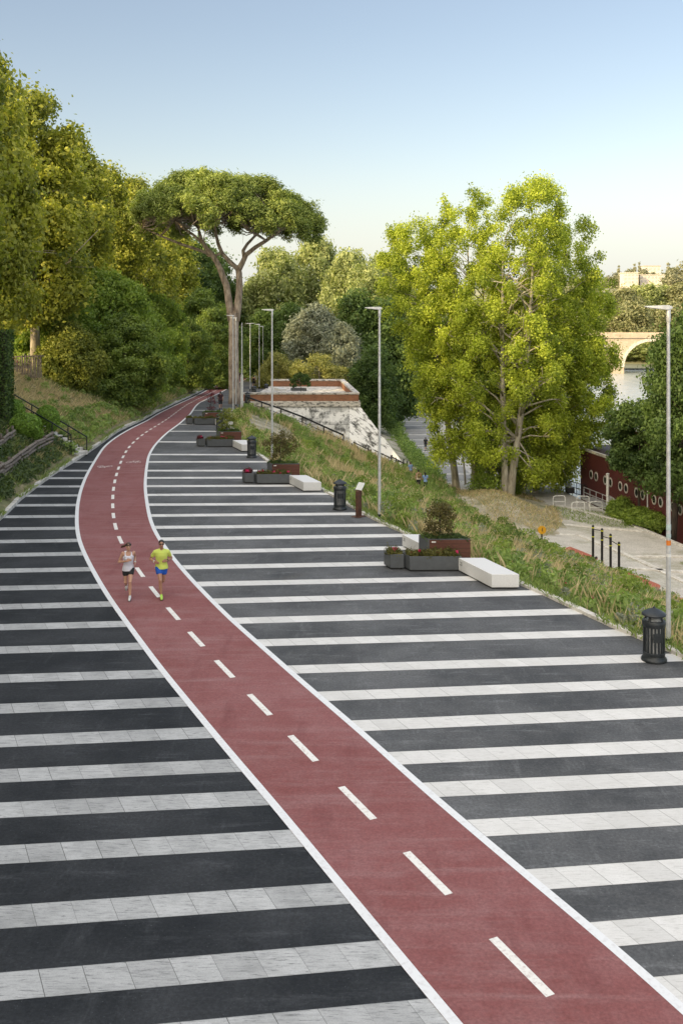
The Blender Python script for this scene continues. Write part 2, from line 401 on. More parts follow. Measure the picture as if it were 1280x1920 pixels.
for iy in range(66):
    for ix in range(52):
        x, y = 7.4 + ix * .25, 72 + iy * .45; q = [(x, y), (x + .25, y), (x + .25, y + .45), (x, y + .45)]
        if x > XT(y) - .4 and mound(x + .12, y + .2) > .1 + .07 * wob(x, y, 3): mf.append(tuple(range(len(mv), len(mv) + 4))); mv += [(a, b, ZQ + mound(a, b) + .015) for a, b in q]
mm_ = MB(); mm_.add(mv, mf); tag(mm_.build('mound_ground', M['soil_r'], angle=None), kind='structure')
qw = MB()
for a, b in zip(YS[:-1], YS[1:]):
    qw.add([(XQ(a), a, ZQ - .002), (XQ(b), b, ZQ - .002), (XQ(b) + .3, b, ZW - 1), (XQ(a) + .3, a, ZW - 1)], [(0, 1, 2, 3)])
tag(qw.build('quay_wall', M['kerb'], angle=None), kind='structure')
t = NT('river_water'); v = t.coord('World', (1, .6, 1))
wv = t.noise(v, .5, 5, .6); w2 = t.noise(v, .03, 3, .5)
M['water'] = t.finish(t.ramp(w2, [(.4, (.30, .34, .34)), (.6, (.40, .43, .43))]), .22, 0, t.bump(wv, .6, 1.2), .9)
tag(grid_mesh('river', [[(x, y, ZW) for x in (-40, 10, 30, 60, 120, 300, 900, 2500)] for y in (-100, 0, 60, 120, 200, 400, 900)], M['water'], smooth=False), kind='structure')

# ------------------------------------------------------------------ the red cycle path
LP = [(840,1920),(795,1867),(750,1810),(712,1762),(657,1697),(572,1592),(499,1500),(430,1422),(385,1365),(340,1310),(295,1255),(260,1206),(231,1166),(203,1127),(184,1096),(169,1068),(156,1043),(147,1021),(141.6,1002),(140.6,974),(142,949),(148,921),(159,893),(174,867),(192,839),(213,822),(249,801),(276,788),(295,776),(328,760),(361,745),(387,732),(418,716)]
RP = [(1280,1882),(1225,1830),(1170,1780),(1105,1730),(1027,1667),(950,1605),(880,1542),(825,1500),(750,1435),(705,1387),(657,1352),(600,1302),(550,1260),(485,1202),(435,1160),(400,1124),(369,1093),(341,1062),(319,1034),(303,1012),(292,993),(284,971),(280,949),(277,931),(275,909),(277,881),(281,855),(289,840),(296,831),(315,812),(338,795),(359,776),(368,762),(374,756),(396,745),(415,736),(429,728)]
def smooth_curve(P, sig=1.3, step=.4):
    P = np.array(P, float); d = np.r_[0, np.cumsum(np.linalg.norm(np.diff(P, axis=0), axis=1))]
    s = np.arange(0, d[-1], step); Q = np.c_[np.interp(s, d, P[:, 0]), np.interp(s, d, P[:, 1])]
    k = int(3 * sig / step); w = np.exp(-.5 * (np.arange(-k, k + 1) * step / sig) ** 2); w /= w.sum()
    Qp = np.r_[2 * Q[0] - Q[k:0:-1], Q, 2 * Q[-1] - Q[-2:-k - 2:-1]]
    return np.c_[np.convolve(Qp[:, 0], w, 'valid'), np.convolve(Qp[:, 1], w, 'valid')]
Lg = [gpt(*p) for p in LP]; Rg = [gpt(*p) for p in RP]
def ext(P):
    a, b = np.array(P[0]), np.array(P[2]); d = (a - b) / np.linalg.norm(a - b)
    pre = [tuple(a + d * k + np.array([.004, 0]) * k * k) for k in (20, 14, 9, 5, 2)]
    a, b = np.array(P[-1]), np.array(P[-3]); d = (a - b) / np.linalg.norm(a - b)
    return pre + list(P) + [tuple(a + d * k) for k in (10, 30, 60)]
def rep(C, n): 
    d = np.r_[0, np.cumsum(np.linalg.norm(np.diff(C, axis=0), axis=1))]; s = np.linspace(0, d[-1], n)
    return np.c_[np.interp(s, d, C[:, 0]), np.interp(s, d, C[:, 1])]
Lc = smooth_curve(ext(Lg)); Rc = smooth_curve(ext(Rg))
# pair every left point with the nearest right point (kept in order)
j = 0; PR = []
for p in Lc:
    dd = np.linalg.norm(Rc - p, axis=1); PR.append(Rc[int(dd.argmin())])
Lc = np.array(Lc); PR = smooth_curve(np.array(PR), .8, .4) if False else np.array(PR)
def offs(A, B, w):   # point w metres from A towards B
    d = B - A; n = np.linalg.norm(d, axis=1, keepdims=True); return A + d / n * w
def ribbon(name, A, B, dz, mat, n=6):
    rows = []
    for a, b in zip(A, B):
        rows.append([(float(a[0] + (b[0] - a[0]) * k / n), float(a[1] + (b[1] - a[1]) * k / n), gz(float(a[1] + (b[1] - a[1]) * k / n)) + dz) for k in range(n + 1)])
    return tag(grid_mesh(name, rows, mat), kind='structure')
ribbon('bike_path', Lc, PR, .008, M['track'])
ribbon('path_edge_marking', Lc, offs(Lc, PR, .15), .012, M['line'], 1)
Rl = np.array(Rc); tn = np.gradient(Rl, axis=0); tn /= np.linalg.norm(tn, axis=1, keepdims=True)
nrm = np.c_[-tn[:, 1], tn[:, 0]]
if np.dot(nrm[40], Lc[40] - Rl[40]) < 0: nrm = -nrm
ribbon('path_edge_marking', Rl, Rl + nrm * .15, .0125, M['line'], 1)
CL = (Lc + PR) / 2
CL = smooth_curve(CL, 1.5, .2)
cd = np.r_[0, np.cumsum(np.linalg.norm(np.diff(CL, axis=0), axis=1))]
def at_s(s): return np.array([np.interp(s, cd, CL[:, 0]), np.interp(s, cd, CL[:, 1])])
i0 = int(np.linalg.norm(CL - np.array([2.3, 13.1]), axis=1).argmin()); s0 = cd[i0]
s = s0 - 9.6; dm = MB(); spacing = 2.42
while s < cd[-1] - 3:
    Y = at_s(s)[1]; spacing = 2.42 if Y < 30 else 2.5 if Y < 40 else 2.2
    ln = 1.28 if Y < 42 else 1.12
    pts = [at_s(s - ln / 2 + ln * k / 4) for k in range(5)]; l = []; r = []
    for k, p in enumerate(pts):
        d = at_s(s - ln / 2 + ln * k / 4 + .1) - at_s(s - ln / 2 + ln * k / 4 - .1); d /= np.linalg.norm(d); q = np.array([-d[1], d[0]]) * .068
        l.append((*(p + q), gz(p[1]) + .0125)); r.append((*(p - q), gz(p[1]) + .0125))
    dm.add(l + r, [(k, k + 1, k + 6, k + 5) for k in range(4)])
    s += spacing
tag(dm.build('path_dash_marking', M['mark'], angle=None), kind='structure')

XM = lambda Y: float(np.interp(Y, CL[:, 1], CL[:, 0]))
tag(grid_mesh('plaza_ground', [[(XL(Y) - .1 + (XM(Y) - XL(Y) + .1) * k / 6, Y, gz(Y)) for k in range(7)] for Y in YS], M['asphalt_l']), kind='structure')
tag(grid_mesh('plaza_ground', [[(XM(Y) + (XR(Y) + .1 - XM(Y)) * k / 8, Y, gz(Y)) for k in range(9)] for Y in YS], M['asphalt']), kind='structure')
# bicycle pictograms painted on the two lanes
def bike_sign(cx, cy, rz, sx, sy):
    m = MB(); z = gz(cy) + .0122
    c, s_ = math.cos(rz), math.sin(rz)
    def T(x, y): return (cx + (x * c - y * s_) * sx, cy + (x * s_ + y * c) * sy, z)
    def seg(a, b, w=.045):
        d = Vector((b[0] - a[0], b[1] - a[1])); n = Vector((-d.y, d.x)).normalized() * w
        m.add([T(a[0] + n.x, a[1] + n.y), T(b[0] + n.x, b[1] + n.y), T(b[0] - n.x, b[1] - n.y), T(a[0] - n.x, a[1] - n.y)], [(0, 1, 2, 3)])
    for wx in (-.5, .5):
        ring = [(wx + .3 * math.cos(a), .3 * math.sin(a)) for a in np.linspace(0, 2 * PI, 15)]
        for a, b in zip(ring[:-1], ring[1:]): seg(a, b)
    for a, b in (((-.5, 0), (-.12, .5)), ((-.12, .5), (.36, .5)), ((.36, .5), (0, 0)), ((0, 0), (-.5, 0)), ((0, 0), (-.18, .62)), ((.5, 0), (.33, .68)), ((.33, .68), (.5, .72)), ((-.3, .63), (-.08, .63))): seg(a, b)
    return tag(m.build('bicycle_marking', M['picto'], angle=None), kind='structure')
p = gpt(198, 874); bike_sign(p[0], p[1] - .1, PI, .5, .8)
p = gpt(252, 866); bike_sign(p[0], p[1] - .2, 0, .5, .8)

# ------------------------------------------------------------------ pale stone bands across the plaza
ST = [((300,1920),(1280,1827)),((0,1824),(1280,1715)),((0,1699),(1280,1610)),((0,1586),(1280,1515)),((0,1505),(1280,1445)),((0,1442.5),(1280,1386)),((0,1380),(1280,1324)),((0,1320),(1280,1271)),((0,1265),(1280,1225)),((0,1212.5),(1170,1180)),((0,1170.5),(1082,1141)),((0,1133),(760,1113)),((0,1098.7),(760,1083)),((0,1066.5),(727,1053)),((0,1037.5),(729,1024.6)),((0,1012.5),(754,1001)),((0,989),(713,982)),((11,966.6),(666,961)),((34,945.3),(623,942.6)),((56,927.5),(608,924)),((77,910.5),(549,909)),((97,895),(465,894)),((127,881),(465,881)),((147,865),(496,864.5)),((285,851),(463,851.5)),((299,827.5),(377,828)),((318,808),(400,808)),((339,795),(404,795)),((356,780.6),(395,780.6)),((371,769),(433,769))]
lines = []
for a, b in ST:
    A = gpt(*a); B = gpt(*b); lines.append((A[0], A[1], (B[1] - A[1]) / (B[0] - A[0])))
for k in range(1, 6):
    x, y, m_ = lines[0] if k == 1 else lines[0]
    lines.append((x, y - 1.42 * k, m_))
def cx_at(Y):   # centre of the path at depth Y
    i = int(np.abs(CL[:, 1] - Y).argmin()); return float(CL[i, 0])
def band(x0, x1, ln, name, mat, w=.56):
    n = max(2, int((x1 - x0) / .8)); rows = []; uv = []
    for k in range(n + 1):
        x = x0 + (x1 - x0) * k / n; y = ln[1] + ln[2] * (x - ln[0]); c = w * math.sqrt(1 + ln[2] ** 2)
        rows.append([(x, y, gz(y) + .004), (x, y - c, gz(y - c) + .004)]); q = x * math.sqrt(1 + ln[2] ** 2) + 100 + ln[1] * .37; uv.append([(q, 0), (q - .25, w)])
    return tag(grid_mesh(name, rows, mat, uv=uv), kind='structure')
for i, ln in enumerate(lines):
    Y = ln[1] if ln[1] > 66 else None
    def fy(x): return ln[1] + ln[2] * (x - ln[0])
    xl = -10.0
    for _ in range(8): xl = XL(fy(xl) - .3)
    xr = 0.0
    for _ in range(12): xr = .5 * xr + .5 * XR(fy(xr) - .6)
    xm = 0.0
    for _ in range(20): xm = .5 * xm + .5 * cx_at(fy(xm) - .3)
    if ln[1] < 60: band(xl, xm, ln, 'stone_band_paving', M['tile_left'])
    band(xm + .01, xr, ln, 'stone_band_paving', M['tile_right'])
# the narrow paved patch under the nearest planters
# ------------------------------------------------------------------ kerbs
def kerb(name, pts, w, h, mat, side):
    """stones of about a metre laid along a curve"""
    P = smooth_curve(pts, .6, .25); d = np.r_[0, np.cumsum(np.linalg.norm(np.diff(P, axis=0), axis=1))]; m = MB(); s = 0; rr = random.Random(len(pts))
    while s < d[-1] - 1.1:
        q = [np.array([np.interp(s + o, d, P[:, 0]), np.interp(s + o, d, P[:, 1])]) for o in (.008, .992)]
        t_ = (q[1] - q[0]); t_ /= np.linalg.norm(t_); n = np.array([t_[1], -t_[0]]) * side; o = rr.uniform(-.012, .012); hh = h + rr.uniform(-.012, .012)
        poly = [q[0] + n * o, q[1] + n * o, q[1] + n * (w + o), q[0] + n * (w + o)]
        z = gz(float(q[0][1])); m.prism([tuple(p) for p in poly], z - .1, z + hh); s += 1.0
    return tag(m.build(name, mat, bevel=.012, seg=1, angle=None), kind='structure')
kerb('left_kerb', KL[1:-2], .24, .17, M['kerb'], -1)
kerb('right_kerb', KR[1:-6], .2, .09, M['kerb'], 1)
# ------------------------------------------------------------------ vegetation
def quads_mesh(name, V, tint, mat, parent=None, tri=False):
    """V: (n,4,3) or (n,3,3) array"""
    n, k, _ = V.shape
    me = bpy.data.meshes.new(name); me.vertices.add(n * k); me.loops.add(n * k); me.polygons.add(n)
    me.vertices.foreach_set('co', np.ascontiguousarray(V, np.float32).ravel())
    me.loops.foreach_set('vertex_index', np.arange(n * k, dtype=np.int32))
    me.polygons.foreach_set('loop_start', np.arange(0, n * k, k, dtype=np.int32))
    me.polygons.foreach_set('loop_total', np.full(n, k, np.int32))
    a = me.attributes.new('tint', 'FLOAT', 'FACE'); a.data.foreach_set('value', np.ascontiguousarray(tint, np.float32))
    me.update(); return link_mesh(name, me, mat, parent)

def leaf_quads(rng, P, N, size, asp=.62, jit=.55):
    n = len(P); N = N / np.maximum(np.linalg.norm(N, axis=1, keepdims=True), 1e-6)
    r = rng.normal(size=(n, 3)); T = np.cross(N, r); T /= np.maximum(np.linalg.norm(T, axis=1, keepdims=True), 1e-6); B = np.cross(N, T)
    s = (size * rng.uniform(1 - jit, 1 + jit, n))[:, None]
    fold = N * s * .22
    return np.stack([P + T * s, P + B * s * asp + fold, P - T * s, P - B * s * asp + fold], 1)

def foliage(name, rng, clumps, per, size, mat, parent=None, out=.9, up=.25, shell=.45, squash=.8, asp=.62, tv=.55, stray=.22):
    C = np.array([c[:3] for c in clumps]); r = np.array([c[3] for c in clumps])
    idx = np.repeat(np.arange(len(C)), np.maximum(8, (per * (r / r.mean()) ** 2)).astype(int)); n = len(idx)
    D = rng.normal(size=(n, 3)); D /= np.linalg.norm(D, axis=1, keepdims=True)
    lump = 1 + .25 * np.sin(D @ np.array([5., 3, 4]) + idx) 
    rad = (shell + (1.12 - shell) * rng.random(n) ** .7) * r[idx] * lump
    rad = np.where(rng.random(n) < stray, rad * rng.uniform(1.0, 1.75, n), rad)
    P = C[idx] + D * rad[:, None] * np.array([1, 1, squash])
    N = D * out + rng.normal(size=(n, 3)) * .75 + np.array([0, 0, up])
    ct = rng.random(len(C)); tint = np.clip(ct[idx] * tv + rng.random(n) * (1 - tv), 0, 1)
    return quads_mesh(name, leaf_quads(rng, P, N, size, asp), tint, mat, parent)

def crown_pts(rng, n, z0, z1, prof, r0, r1, cx=0, cy=0, inner=.35, lump=.22):
    """clump centres through a crown whose radius at relative height t is prof(t)"""
    out = []; ph = rng.uniform(0, 6.28, 6)
    tries = 0
    while len(out) < n and tries < n * 60:
        tries += 1
        t = rng.random(); Rr = prof(t)
        if rng.random() > Rr / 1.0 / max(prof(k / 10) for k in range(11)): continue
        a = rng.uniform(0, 2 * PI); k = inner + (1 - inner) * math.sqrt(rng.random())
        Rr *= 1 + lump * math.sin(2 * a + ph[0] + 3 * t) * math.sin(5 * t + ph[1]) + lump * .7 * math.sin(5 * a + ph[2] + 7 * t)
        out.append((cx + Rr * k * math.cos(a), cy + Rr * k * math.sin(a), z0 + (z1 - z0) * t, rng.uniform(r0, r1)))
    return out

def wood(name, rng, trunk, rads, clumps, nl, mat, parent, lr=.09, n=8, tw=14):
    """trunk tube plus limbs to some of the clumps, each with a fork of twigs"""
    m = MB(); m.tube(trunk, rads, n)
    tp = [Vector(p) for p in trunk]
    idx = rng.permutation(len(clumps))[:nl]
    for i in idx:
        c = Vector(clumps[i][:3]); best = None
        zt = c.z - rng.uniform(.25, .6) * max(1.0, (Vector((c.x, c.y, 0)) - Vector((tp[-1].x, tp[-1].y, 0))).length) * 1.3
        zt = min(max(zt, tp[0].z + (tp[-1].z - tp[0].z) * .22), tp[-1].z - .1)
        for a, b, ra, rb in zip(tp[:-1], tp[1:], rads[:-1], rads[1:]):
            if a.z <= zt <= b.z + 1e-6:
                f = (zt - a.z) / max(b.z - a.z, 1e-6); best = a.lerp(b, f); rb_ = ra + (rb - ra) * f
        if best is None: continue
        mid = best.lerp(c, .5) + Vector((rng.normal() * .3, rng.normal() * .3, .25 * (c - best).length * .4))
        r0 = min(lr * (.6 + .08 * (c - best).length), rb_ * .7)
        m.tube([best, mid, c], [r0, r0 * .6, r0 * .22], 5)
        for _ in range(2):
            e = c + Vector(rng.normal(size=3)) * clumps[i][3] * .9
            m.tube([mid.lerp(c, .5), e], [r0 * .35, r0 * .1], 4)
    return m.build(name, mat, parent, smooth=True, angle=None)

def deciduous(name, seed, Ht, z0, prof, n, r0, r1, per, leaf, lm, bm, tr=.3, nl=22, lean=(0, 0), **kw):
    rng = np.random.default_rng(seed); root = empty(name, (0, 0, 0))
    cl = crown_pts(rng, n, z0, Ht, prof, r0, r1, cx=lean[0], cy=lean[1], inner=kw.pop('inner', .35), lump=kw.pop('lump', .22))
    foliage('crown', rng, cl, per, leaf, lm, root, **kw)
    k = [0, .15, .35, .55, .75, .9]
    path = [(lean[0] * q + math.sin(q * 7 + seed) * .12 * tr * 4, lean[1] * q + math.cos(q * 5 + seed) * .1, Ht * q * .93 - (.6 if q == 0 else 0)) for q in k]
    wood('trunk', rng, path, [tr * 1.35, tr * 1.0, tr * .85, tr * .65, tr * .4, tr * .12], cl, nl, bm, root, lr=tr * .45)
    return root

def place(root, first, loc, sc_, rz, label, cat='tree', group=None):
    o = root if first else copy_tree(root)
    o.location = loc; o.scale = sc_ if isinstance(sc_, tuple) else (sc_,) * 3; o.rotation_euler = (0, 0, rz)
    return tag(o, label, cat, group)

# --- tall roadside trees on the left
pl1 = lambda t: 4.6 * (math.sin(PI * min(1, (t * .86 + .1))) ** .6) * (1 - .3 * t)
pl2 = lambda t: 4.2 * (math.sin(PI * min(1, (t * .84 + .12))) ** .55) * (1 - .35 * t)
planeA = deciduous('plane_tree', 11, 21.5, 3.6, pl1, 230, .75, 1.35, 250, .16, M['lf_plane'], M['bark_plane'], .36, 30)
planeB = deciduous('plane_tree', 12, 20.5, 3.2, pl2, 210, .75, 1.35, 250, .16, M['lf_plane'], M['bark_plane'], .33, 30)
planeC = deciduous('plane_tree', 13, 20.0, .8, lambda t: 4.6 * math.sin(PI * min(1, t * .7 + .2)) ** .5, 150, 1.1, 1.9, 120, .3, M['lf_plane'], M['bark_plane'], .36, 12)  # for the unseen part of the row: crown lowered to block the sun
PLT = [  # X, Y, top z, width factor, rz, label
 (-24.6, 59, 28.6, 1.05, .3, 'tall leafy plane tree cut off by the left edge, highest of the roadside row'),
 (-25.2, 70, 28.0, .92, 1.9, 'tall plane tree just inside the left edge, second highest in the roadside row'),
 (-25.0, 81, 26.8, .95, 4.0, 'plane tree stepping down behind the round bush on the left bank'),
 (-25.0, 93, 25.8, .95, 2.6, 'plane tree midway along the descending treetops on the left'),
 (-25.6, 107, 24.6, .95, 5.2, 'golden topped plane tree two crowns left of the umbrella pine'),
 (-26.4, 124, 25.8, .95, .9, 'plane tree whose top shows just left of the umbrella pine crown'),
 (-27.0, 142, 24, 1.0, 3.3, 'shaded plane tree hidden partly by the left half of the pine crown'),
 (-27.5, 160, 24, 1.1, 2.2, 'dark plane tree closing the end of the roadside row behind the pine'),
]
for i, (x, y, top, w, rz, lab) in enumerate(PLT):
    src = planeA if i % 2 == 0 else planeB; h = 21.5 if i % 2 == 0 else 20.5; zb = zroad(y) - .1
    s = (top - zb) / (h + .6)
    place(src, i < 2, (x, y, zb), (w * (1 + .06 * (i % 3)), w, s), rz, lab, 'tree', 'roadside trees on the left bank')
# the same row goes on towards the viewer, out of the picture, and shades the plaza
for k in range(12):
    place(planeC, k == 0, (-25.5 - (k % 2) * 1.2, 47 - k * 9.5, 3.9), (1.15, 1.15, 1.05), k * 1.3, 'plane tree of the roadside row before the left edge of the view', 'tree', 'roadside trees before the view')
# --- trees on the bank below the road
rob = lambda t: 3.6 * math.sin(PI * min(1, t * .8 + .2)) ** .55
robA = deciduous('robinia_tree', 21, 9.5, .9, rob, 170, .55, 1.0, 260, .12, M['lf_robinia'], M['bark_grey'], .16, 24, squash=.6, up=.4)
robB = deciduous('robinia_tree', 22, 9.0, .5, rob, 160, .55, 1.0, 260, .12, M['lf_mid'], M['bark_dark'], .16, 20, squash=.6, up=.4)
for i, (src, first, px, py, Y, w, hgt, lab) in enumerate([
    (robA, True, 205, 690, 91, 1.05, 11.2, 'bright green feathery tree rising behind the round bush'),
    (robB, True, 236, 725, 86, .92, 8.6, 'dark feathery tree leaning over the path edge right of the round bush'),
    (robA, False, 95, 672, 86, .95, 9.0, 'sunlit feathery tree above the log fence on the left bank'),
    (robA, False, 268, 715, 97, .85, 9.0, 'leafy green feathery tree nearest the path beneath the pine'),
    (robA, False, 290, 690, 110, .9, 10.5, 'green feathery tree behind the dark bank trees left of the pine'),
    (robA, False, 20, 640, 92, .9, 8.5, 'gold flecked tree above the parked cars at the left edge'),
    (robB, False, 352, 690, 122, .85, 9.5, 'low dark tree over the bundle of pale stems'),
    (robB, False, 398, 690, 138, 1.0, 12.0, 'dark tree overhanging the far end of the red path'),
    (robB, False, 376, 690, 150, 1.2, 14, 'shaded tree behind the far end of the red path'),
]):
    X = (px - 640) * Y / F; z = hz(X, Y) - .2
    place(src, first, (X, Y, z), (w, w, hgt / 9.8), i * 1.7, lab, 'tree', 'trees on the left bank')
# --- big rounded bush
def bush(name, seed, rx, h, n, per, leaf, mat, bark, r0=.4, r1=.75):
    return deciduous(name, seed, h, .25 * h * .4, lambda t: rx * math.sin(PI * min(1, t * .72 + .28)) ** .6, n, r0, r1, per, leaf, mat, bark, .09, 22, inner=.55, lump=.12)
b1 = bush('round_bush', 31, 2.3, 5.3, 150, 330, .085, M['lf_bush'], M['bark_dark'])
p = tpt(140, 728); place(b1, True, (p[0] - .3, p[1], p[2] - .35), (1.02, 1.0, 1.02), 0, 'large rounded golden green bush standing on the left bank', 'bush')
b2 = bush('dark_shrub', 32, 1.9, 3.6, 90, 300, .10, M['lf_mid'], M['bark_dark'])
for i, (px, py, w, h, lab) in enumerate([(205, 752, 1.15, 1.0, 'dark shrub at the right foot of the round bush'), (250, 735, 1.0, 1.0, 'dark leafy shrub on the bank close to the path kerb'), (300, 722, .9, .9, 'low dark shrub on the bank below the feathery trees'),
                                      (318, 706, .8, .7, 'small green shrub nearest the dry slope left of the pine')]):
    p = tpt(px, py); place(b2, i == 0, (p[0], p[1], p[2] - .4), (w, w, h), i * 2.1, lab, 'shrub', 'dark shrubs on the left bank')
# --- pale bundle of stems
m = MB(); rng = np.random.default_rng(5)
p = tpt(340, 683)
for k in range(16):
    a = rng.uniform(-1, 1); q = rng.uniform(-.5, .5)
    m.tube([(a * .9, q, -.2), (a * 1.5, q * 1.3, 1.6), (a * 2.4, q * 2, 3.0 + rng.uniform(-.4, .4))], [.06, .05, .03], 5)
r_ = empty('stemmed_shrub', p, 0, 'spray of pale bare stems on the shaded bank left of the pine', 'shrub'); m.build('stem', M['bark_plane'], r_, True, angle=None)
foliage('crown', rng, [(rng.uniform(-2.6, 2.6), rng.uniform(-1, 1), rng.uniform(2.6, 5.4), rng.uniform(.5, .9)) for _ in range(50)], 160, .12, M['lf_robinia'], r_)

# --- clipped topiary and garden shrubs by the steps
def topiary(name, seed, rx, ry, rz_, mat, leaf=.045, n=5200):
    rng = np.random.default_rng(seed); root = empty(name, (0, 0, 0))
    D = rng.normal(size=(n, 3)); D /= np.linalg.norm(D, axis=1, keepdims=True); k = rng.uniform(.86, 1.03, n)[:, None]
    P = D * k * np.array([rx, ry, rz_]) + np.array([0, 0, rz_ * .92]); N = D + rng.normal(size=(n, 3)) * .5
    quads_mesh('crown', leaf_quads(rng, P, N, leaf), rng.random(n), mat, root)
    mm = MB(); mm.tube([(0, 0, -.35), (0, 0, rz_)], [.07, .05], 7); mm.build('trunk', M['bark_dark'], root, True, angle=None)
    return root
tb = topiary('topiary_ball', 41, .68, .68, .8, M['lf_topiary'])
p = tpt(89, 815); place(tb, True, (p[0], p[1], p[2] + .1), 1.08, 0, 'clipped round green topiary ball above the log fence', 'bush')
tb2 = topiary('garden_shrub', 42, .85, .8, .75, M['lf_topiary'], .06)
p = tpt(48, 822); place(tb2, True, p, (1.05, 1, 1.0), 0, 'loose rounded shrub left of the topiary ball', 'bush', 'garden shrubs by the steps')
p = tpt(66, 830); place(tb2, False, p, (.6, .6, .62), 1, 'small rounded shrub between topiary ball and log fence', 'bush', 'garden shrubs by the steps')
p = tpt(18, 785); place(tb2, False, (p[0], p[1], p[2] - .2), (1.3, 1.1, .95), 2, 'dark spreading shrub at the left edge beside the steps', 'bush', 'garden shrubs by the steps')
rng = np.random.default_rng(43); root = empty('ivy_column', (0, 0, 0)); n = 7000
P = np.c_[rng.uniform(-.55, .55, n), rng.uniform(-.5, .5, n), rng.uniform(0, 5.6, n)]; ax = rng.integers(0, 2, n)
P[np.arange(n), ax] = np.where(rng.random(n) < .5, -1, 1) * (.55 + rng.normal(0, .07, n)); N = P * np.array([1, 1, 0]) + rng.normal(size=(n, 3)) * .4
quads_mesh('crown', leaf_quads(rng, P, N, .07), rng.random(n), M['lf_dark'], root)
mm = MB(); mm.box((0, 0, 2.7), (.7, .7, 5.6)); mm.build('trunk', M['bark_dark'], root)
p = tpt(6, 790); place(root, True, (p[0] - .12, p[1], p[2] - .3), 1, 0, 'tall clipped dark hedge column at the left edge', 'hedge')

# --- the umbrella pine
def pine():
    rng = np.random.default_rng(77); X, Y = gpt(440, 757); z = gz(Y)
    root = empty('stone_pine', (X, Y, z - .1), 0, 'umbrella pine with forked trunk and broad flat crown beside the red path', 'tree')
    k = Y / F
    def P(px, py, dy=0.0): return Vector(((px - 440) * k, dy, H - (py - YH) * k - z))
    m = MB()
    base = [P(440, 759), P(440, 735), P(438, 690), P(438, 640), P(438, 600)]
    m.tube(base[:4] + [P(438.5, 585)], [.72, .60, .55, .52, .54], 14)
    st = [[P(434, 600), P(430, 570), P(425, 535), P(412, 500), P(400, 478), P(386, 462), P(377, 446), P(372, 425)],
          [P(442, 600), P(446, 570), P(449, 535), P(448, 510), P(446, 500)],
          [P(446, 503), P(430, 488), P(416, 473), P(408, 455), P(402, 432), P(398, 410)],
          [P(447, 505), P(455, 490), P(462, 476), P(480, 462), P(500, 450), P(520, 436), P(545, 420)],
          [P(458, 484), P(456, 468), P(462, 455), P(474, 440), P(488, 425)],
          [P(398, 476), P(370, 466), P(340, 456), P(305, 442), P(275, 428)],
          [P(381, 455), P(362, 438), P(340, 424), P(322, 408)],
          [P(415, 472), P(404, 478), P(388, 478)]]
    rr = [[.40, .38, .35, .31, .28, .24, .20, .12], [.43, .40, .36, .33, .31], [.26, .24, .21, .19, .15, .1], [.32, .28, .25, .22, .19, .15, .1], [.2, .19, .17, .14, .1], [.19, .16, .14, .11, .07], [.17, .14, .12, .08], [.14, .12, .1]]
    dy = [-.1, .1, .8, -.6, 1.6, -1.2, 1.4, .2]
    ends = []
    for path, r_, d in zip(st, rr, dy):
        L = len(path); path = [p + Vector((0, d * (i / L) ** 1.5 * 2.2 if i > 1 else 0, 0)) for i, p in enumerate(path)]
        m.tube(path, r_, 10); ends += [path[-1], path[-2], path[-3] if L > 4 else path[-1]]
    # dome of tufts
    cx, cz, Rx = (418 - 440) * k, H - (437 - YH) * k - z, 10.0
    cl = []
    N_ = 520
    for i in range(N_):
        q = math.sqrt((i + .5) / N_); a = i * 2.39996 + rng.normal() * .2
        rx = Rx * q * (1 + .06 * math.sin(3 * a + 1) + .04 * math.sin(7 * a))
        x, y = rx * math.cos(a), rx * .95 * math.sin(a)
        top = 5.9 * (1 - q ** 2.3) ** .75 + 1.2 * (q ** 3) + (x * .0 + .05 * -x)
        zz = cz + top + rng.normal() * .3 + .7 * math.sin(x * .8 + 1) * math.sin(y * .7)
        cl.append((cx + x, y, zz - .3, rng.uniform(.5, .85)))
        if q > .55 and rng.random() < .75: cl.append((cx + x * .97, y * .97, zz - rng.uniform(.7, 1.7) , rng.uniform(.45, .7)))
        if q < .8 and rng.random() < .25: cl.append((cx + x, y, zz - rng.uniform(1.0, 2.4), rng.uniform(.4, .6)))
    for c in cl:
        if rng.random() < .55:
            e = min(ends, key=lambda p: (p - Vector(c[:3])).length); cv = Vector(c[:3]); mid = e.lerp(cv, .55) + Vector((0, 0, -.25 - .06 * (cv - e).length))
            r0 = .035 + .008 * (cv - e).length; m.tube([e, mid, cv], [r0, r0 * .6, .015], 4)
    for _ in range(70):     # dead twigs hanging under the left half
        e = Vector(cl[int(rng.integers(len(cl)))][:3]); a = e + Vector((0, 0, -1.2)); b = a + Vector((rng.normal() * .8, rng.normal() * .8, -rng.uniform(.4, 1.4))); m.tube([a, b], [.025, .01], 3)
    m.build('trunk', M['bark_pine'], root, True, angle=None)
    foliage('crown', rng, cl, 190, .155, M['lf_pine'], root, out=1.2, up=.5, shell=.35, squash=.75, asp=.3, tv=.5)
pine()

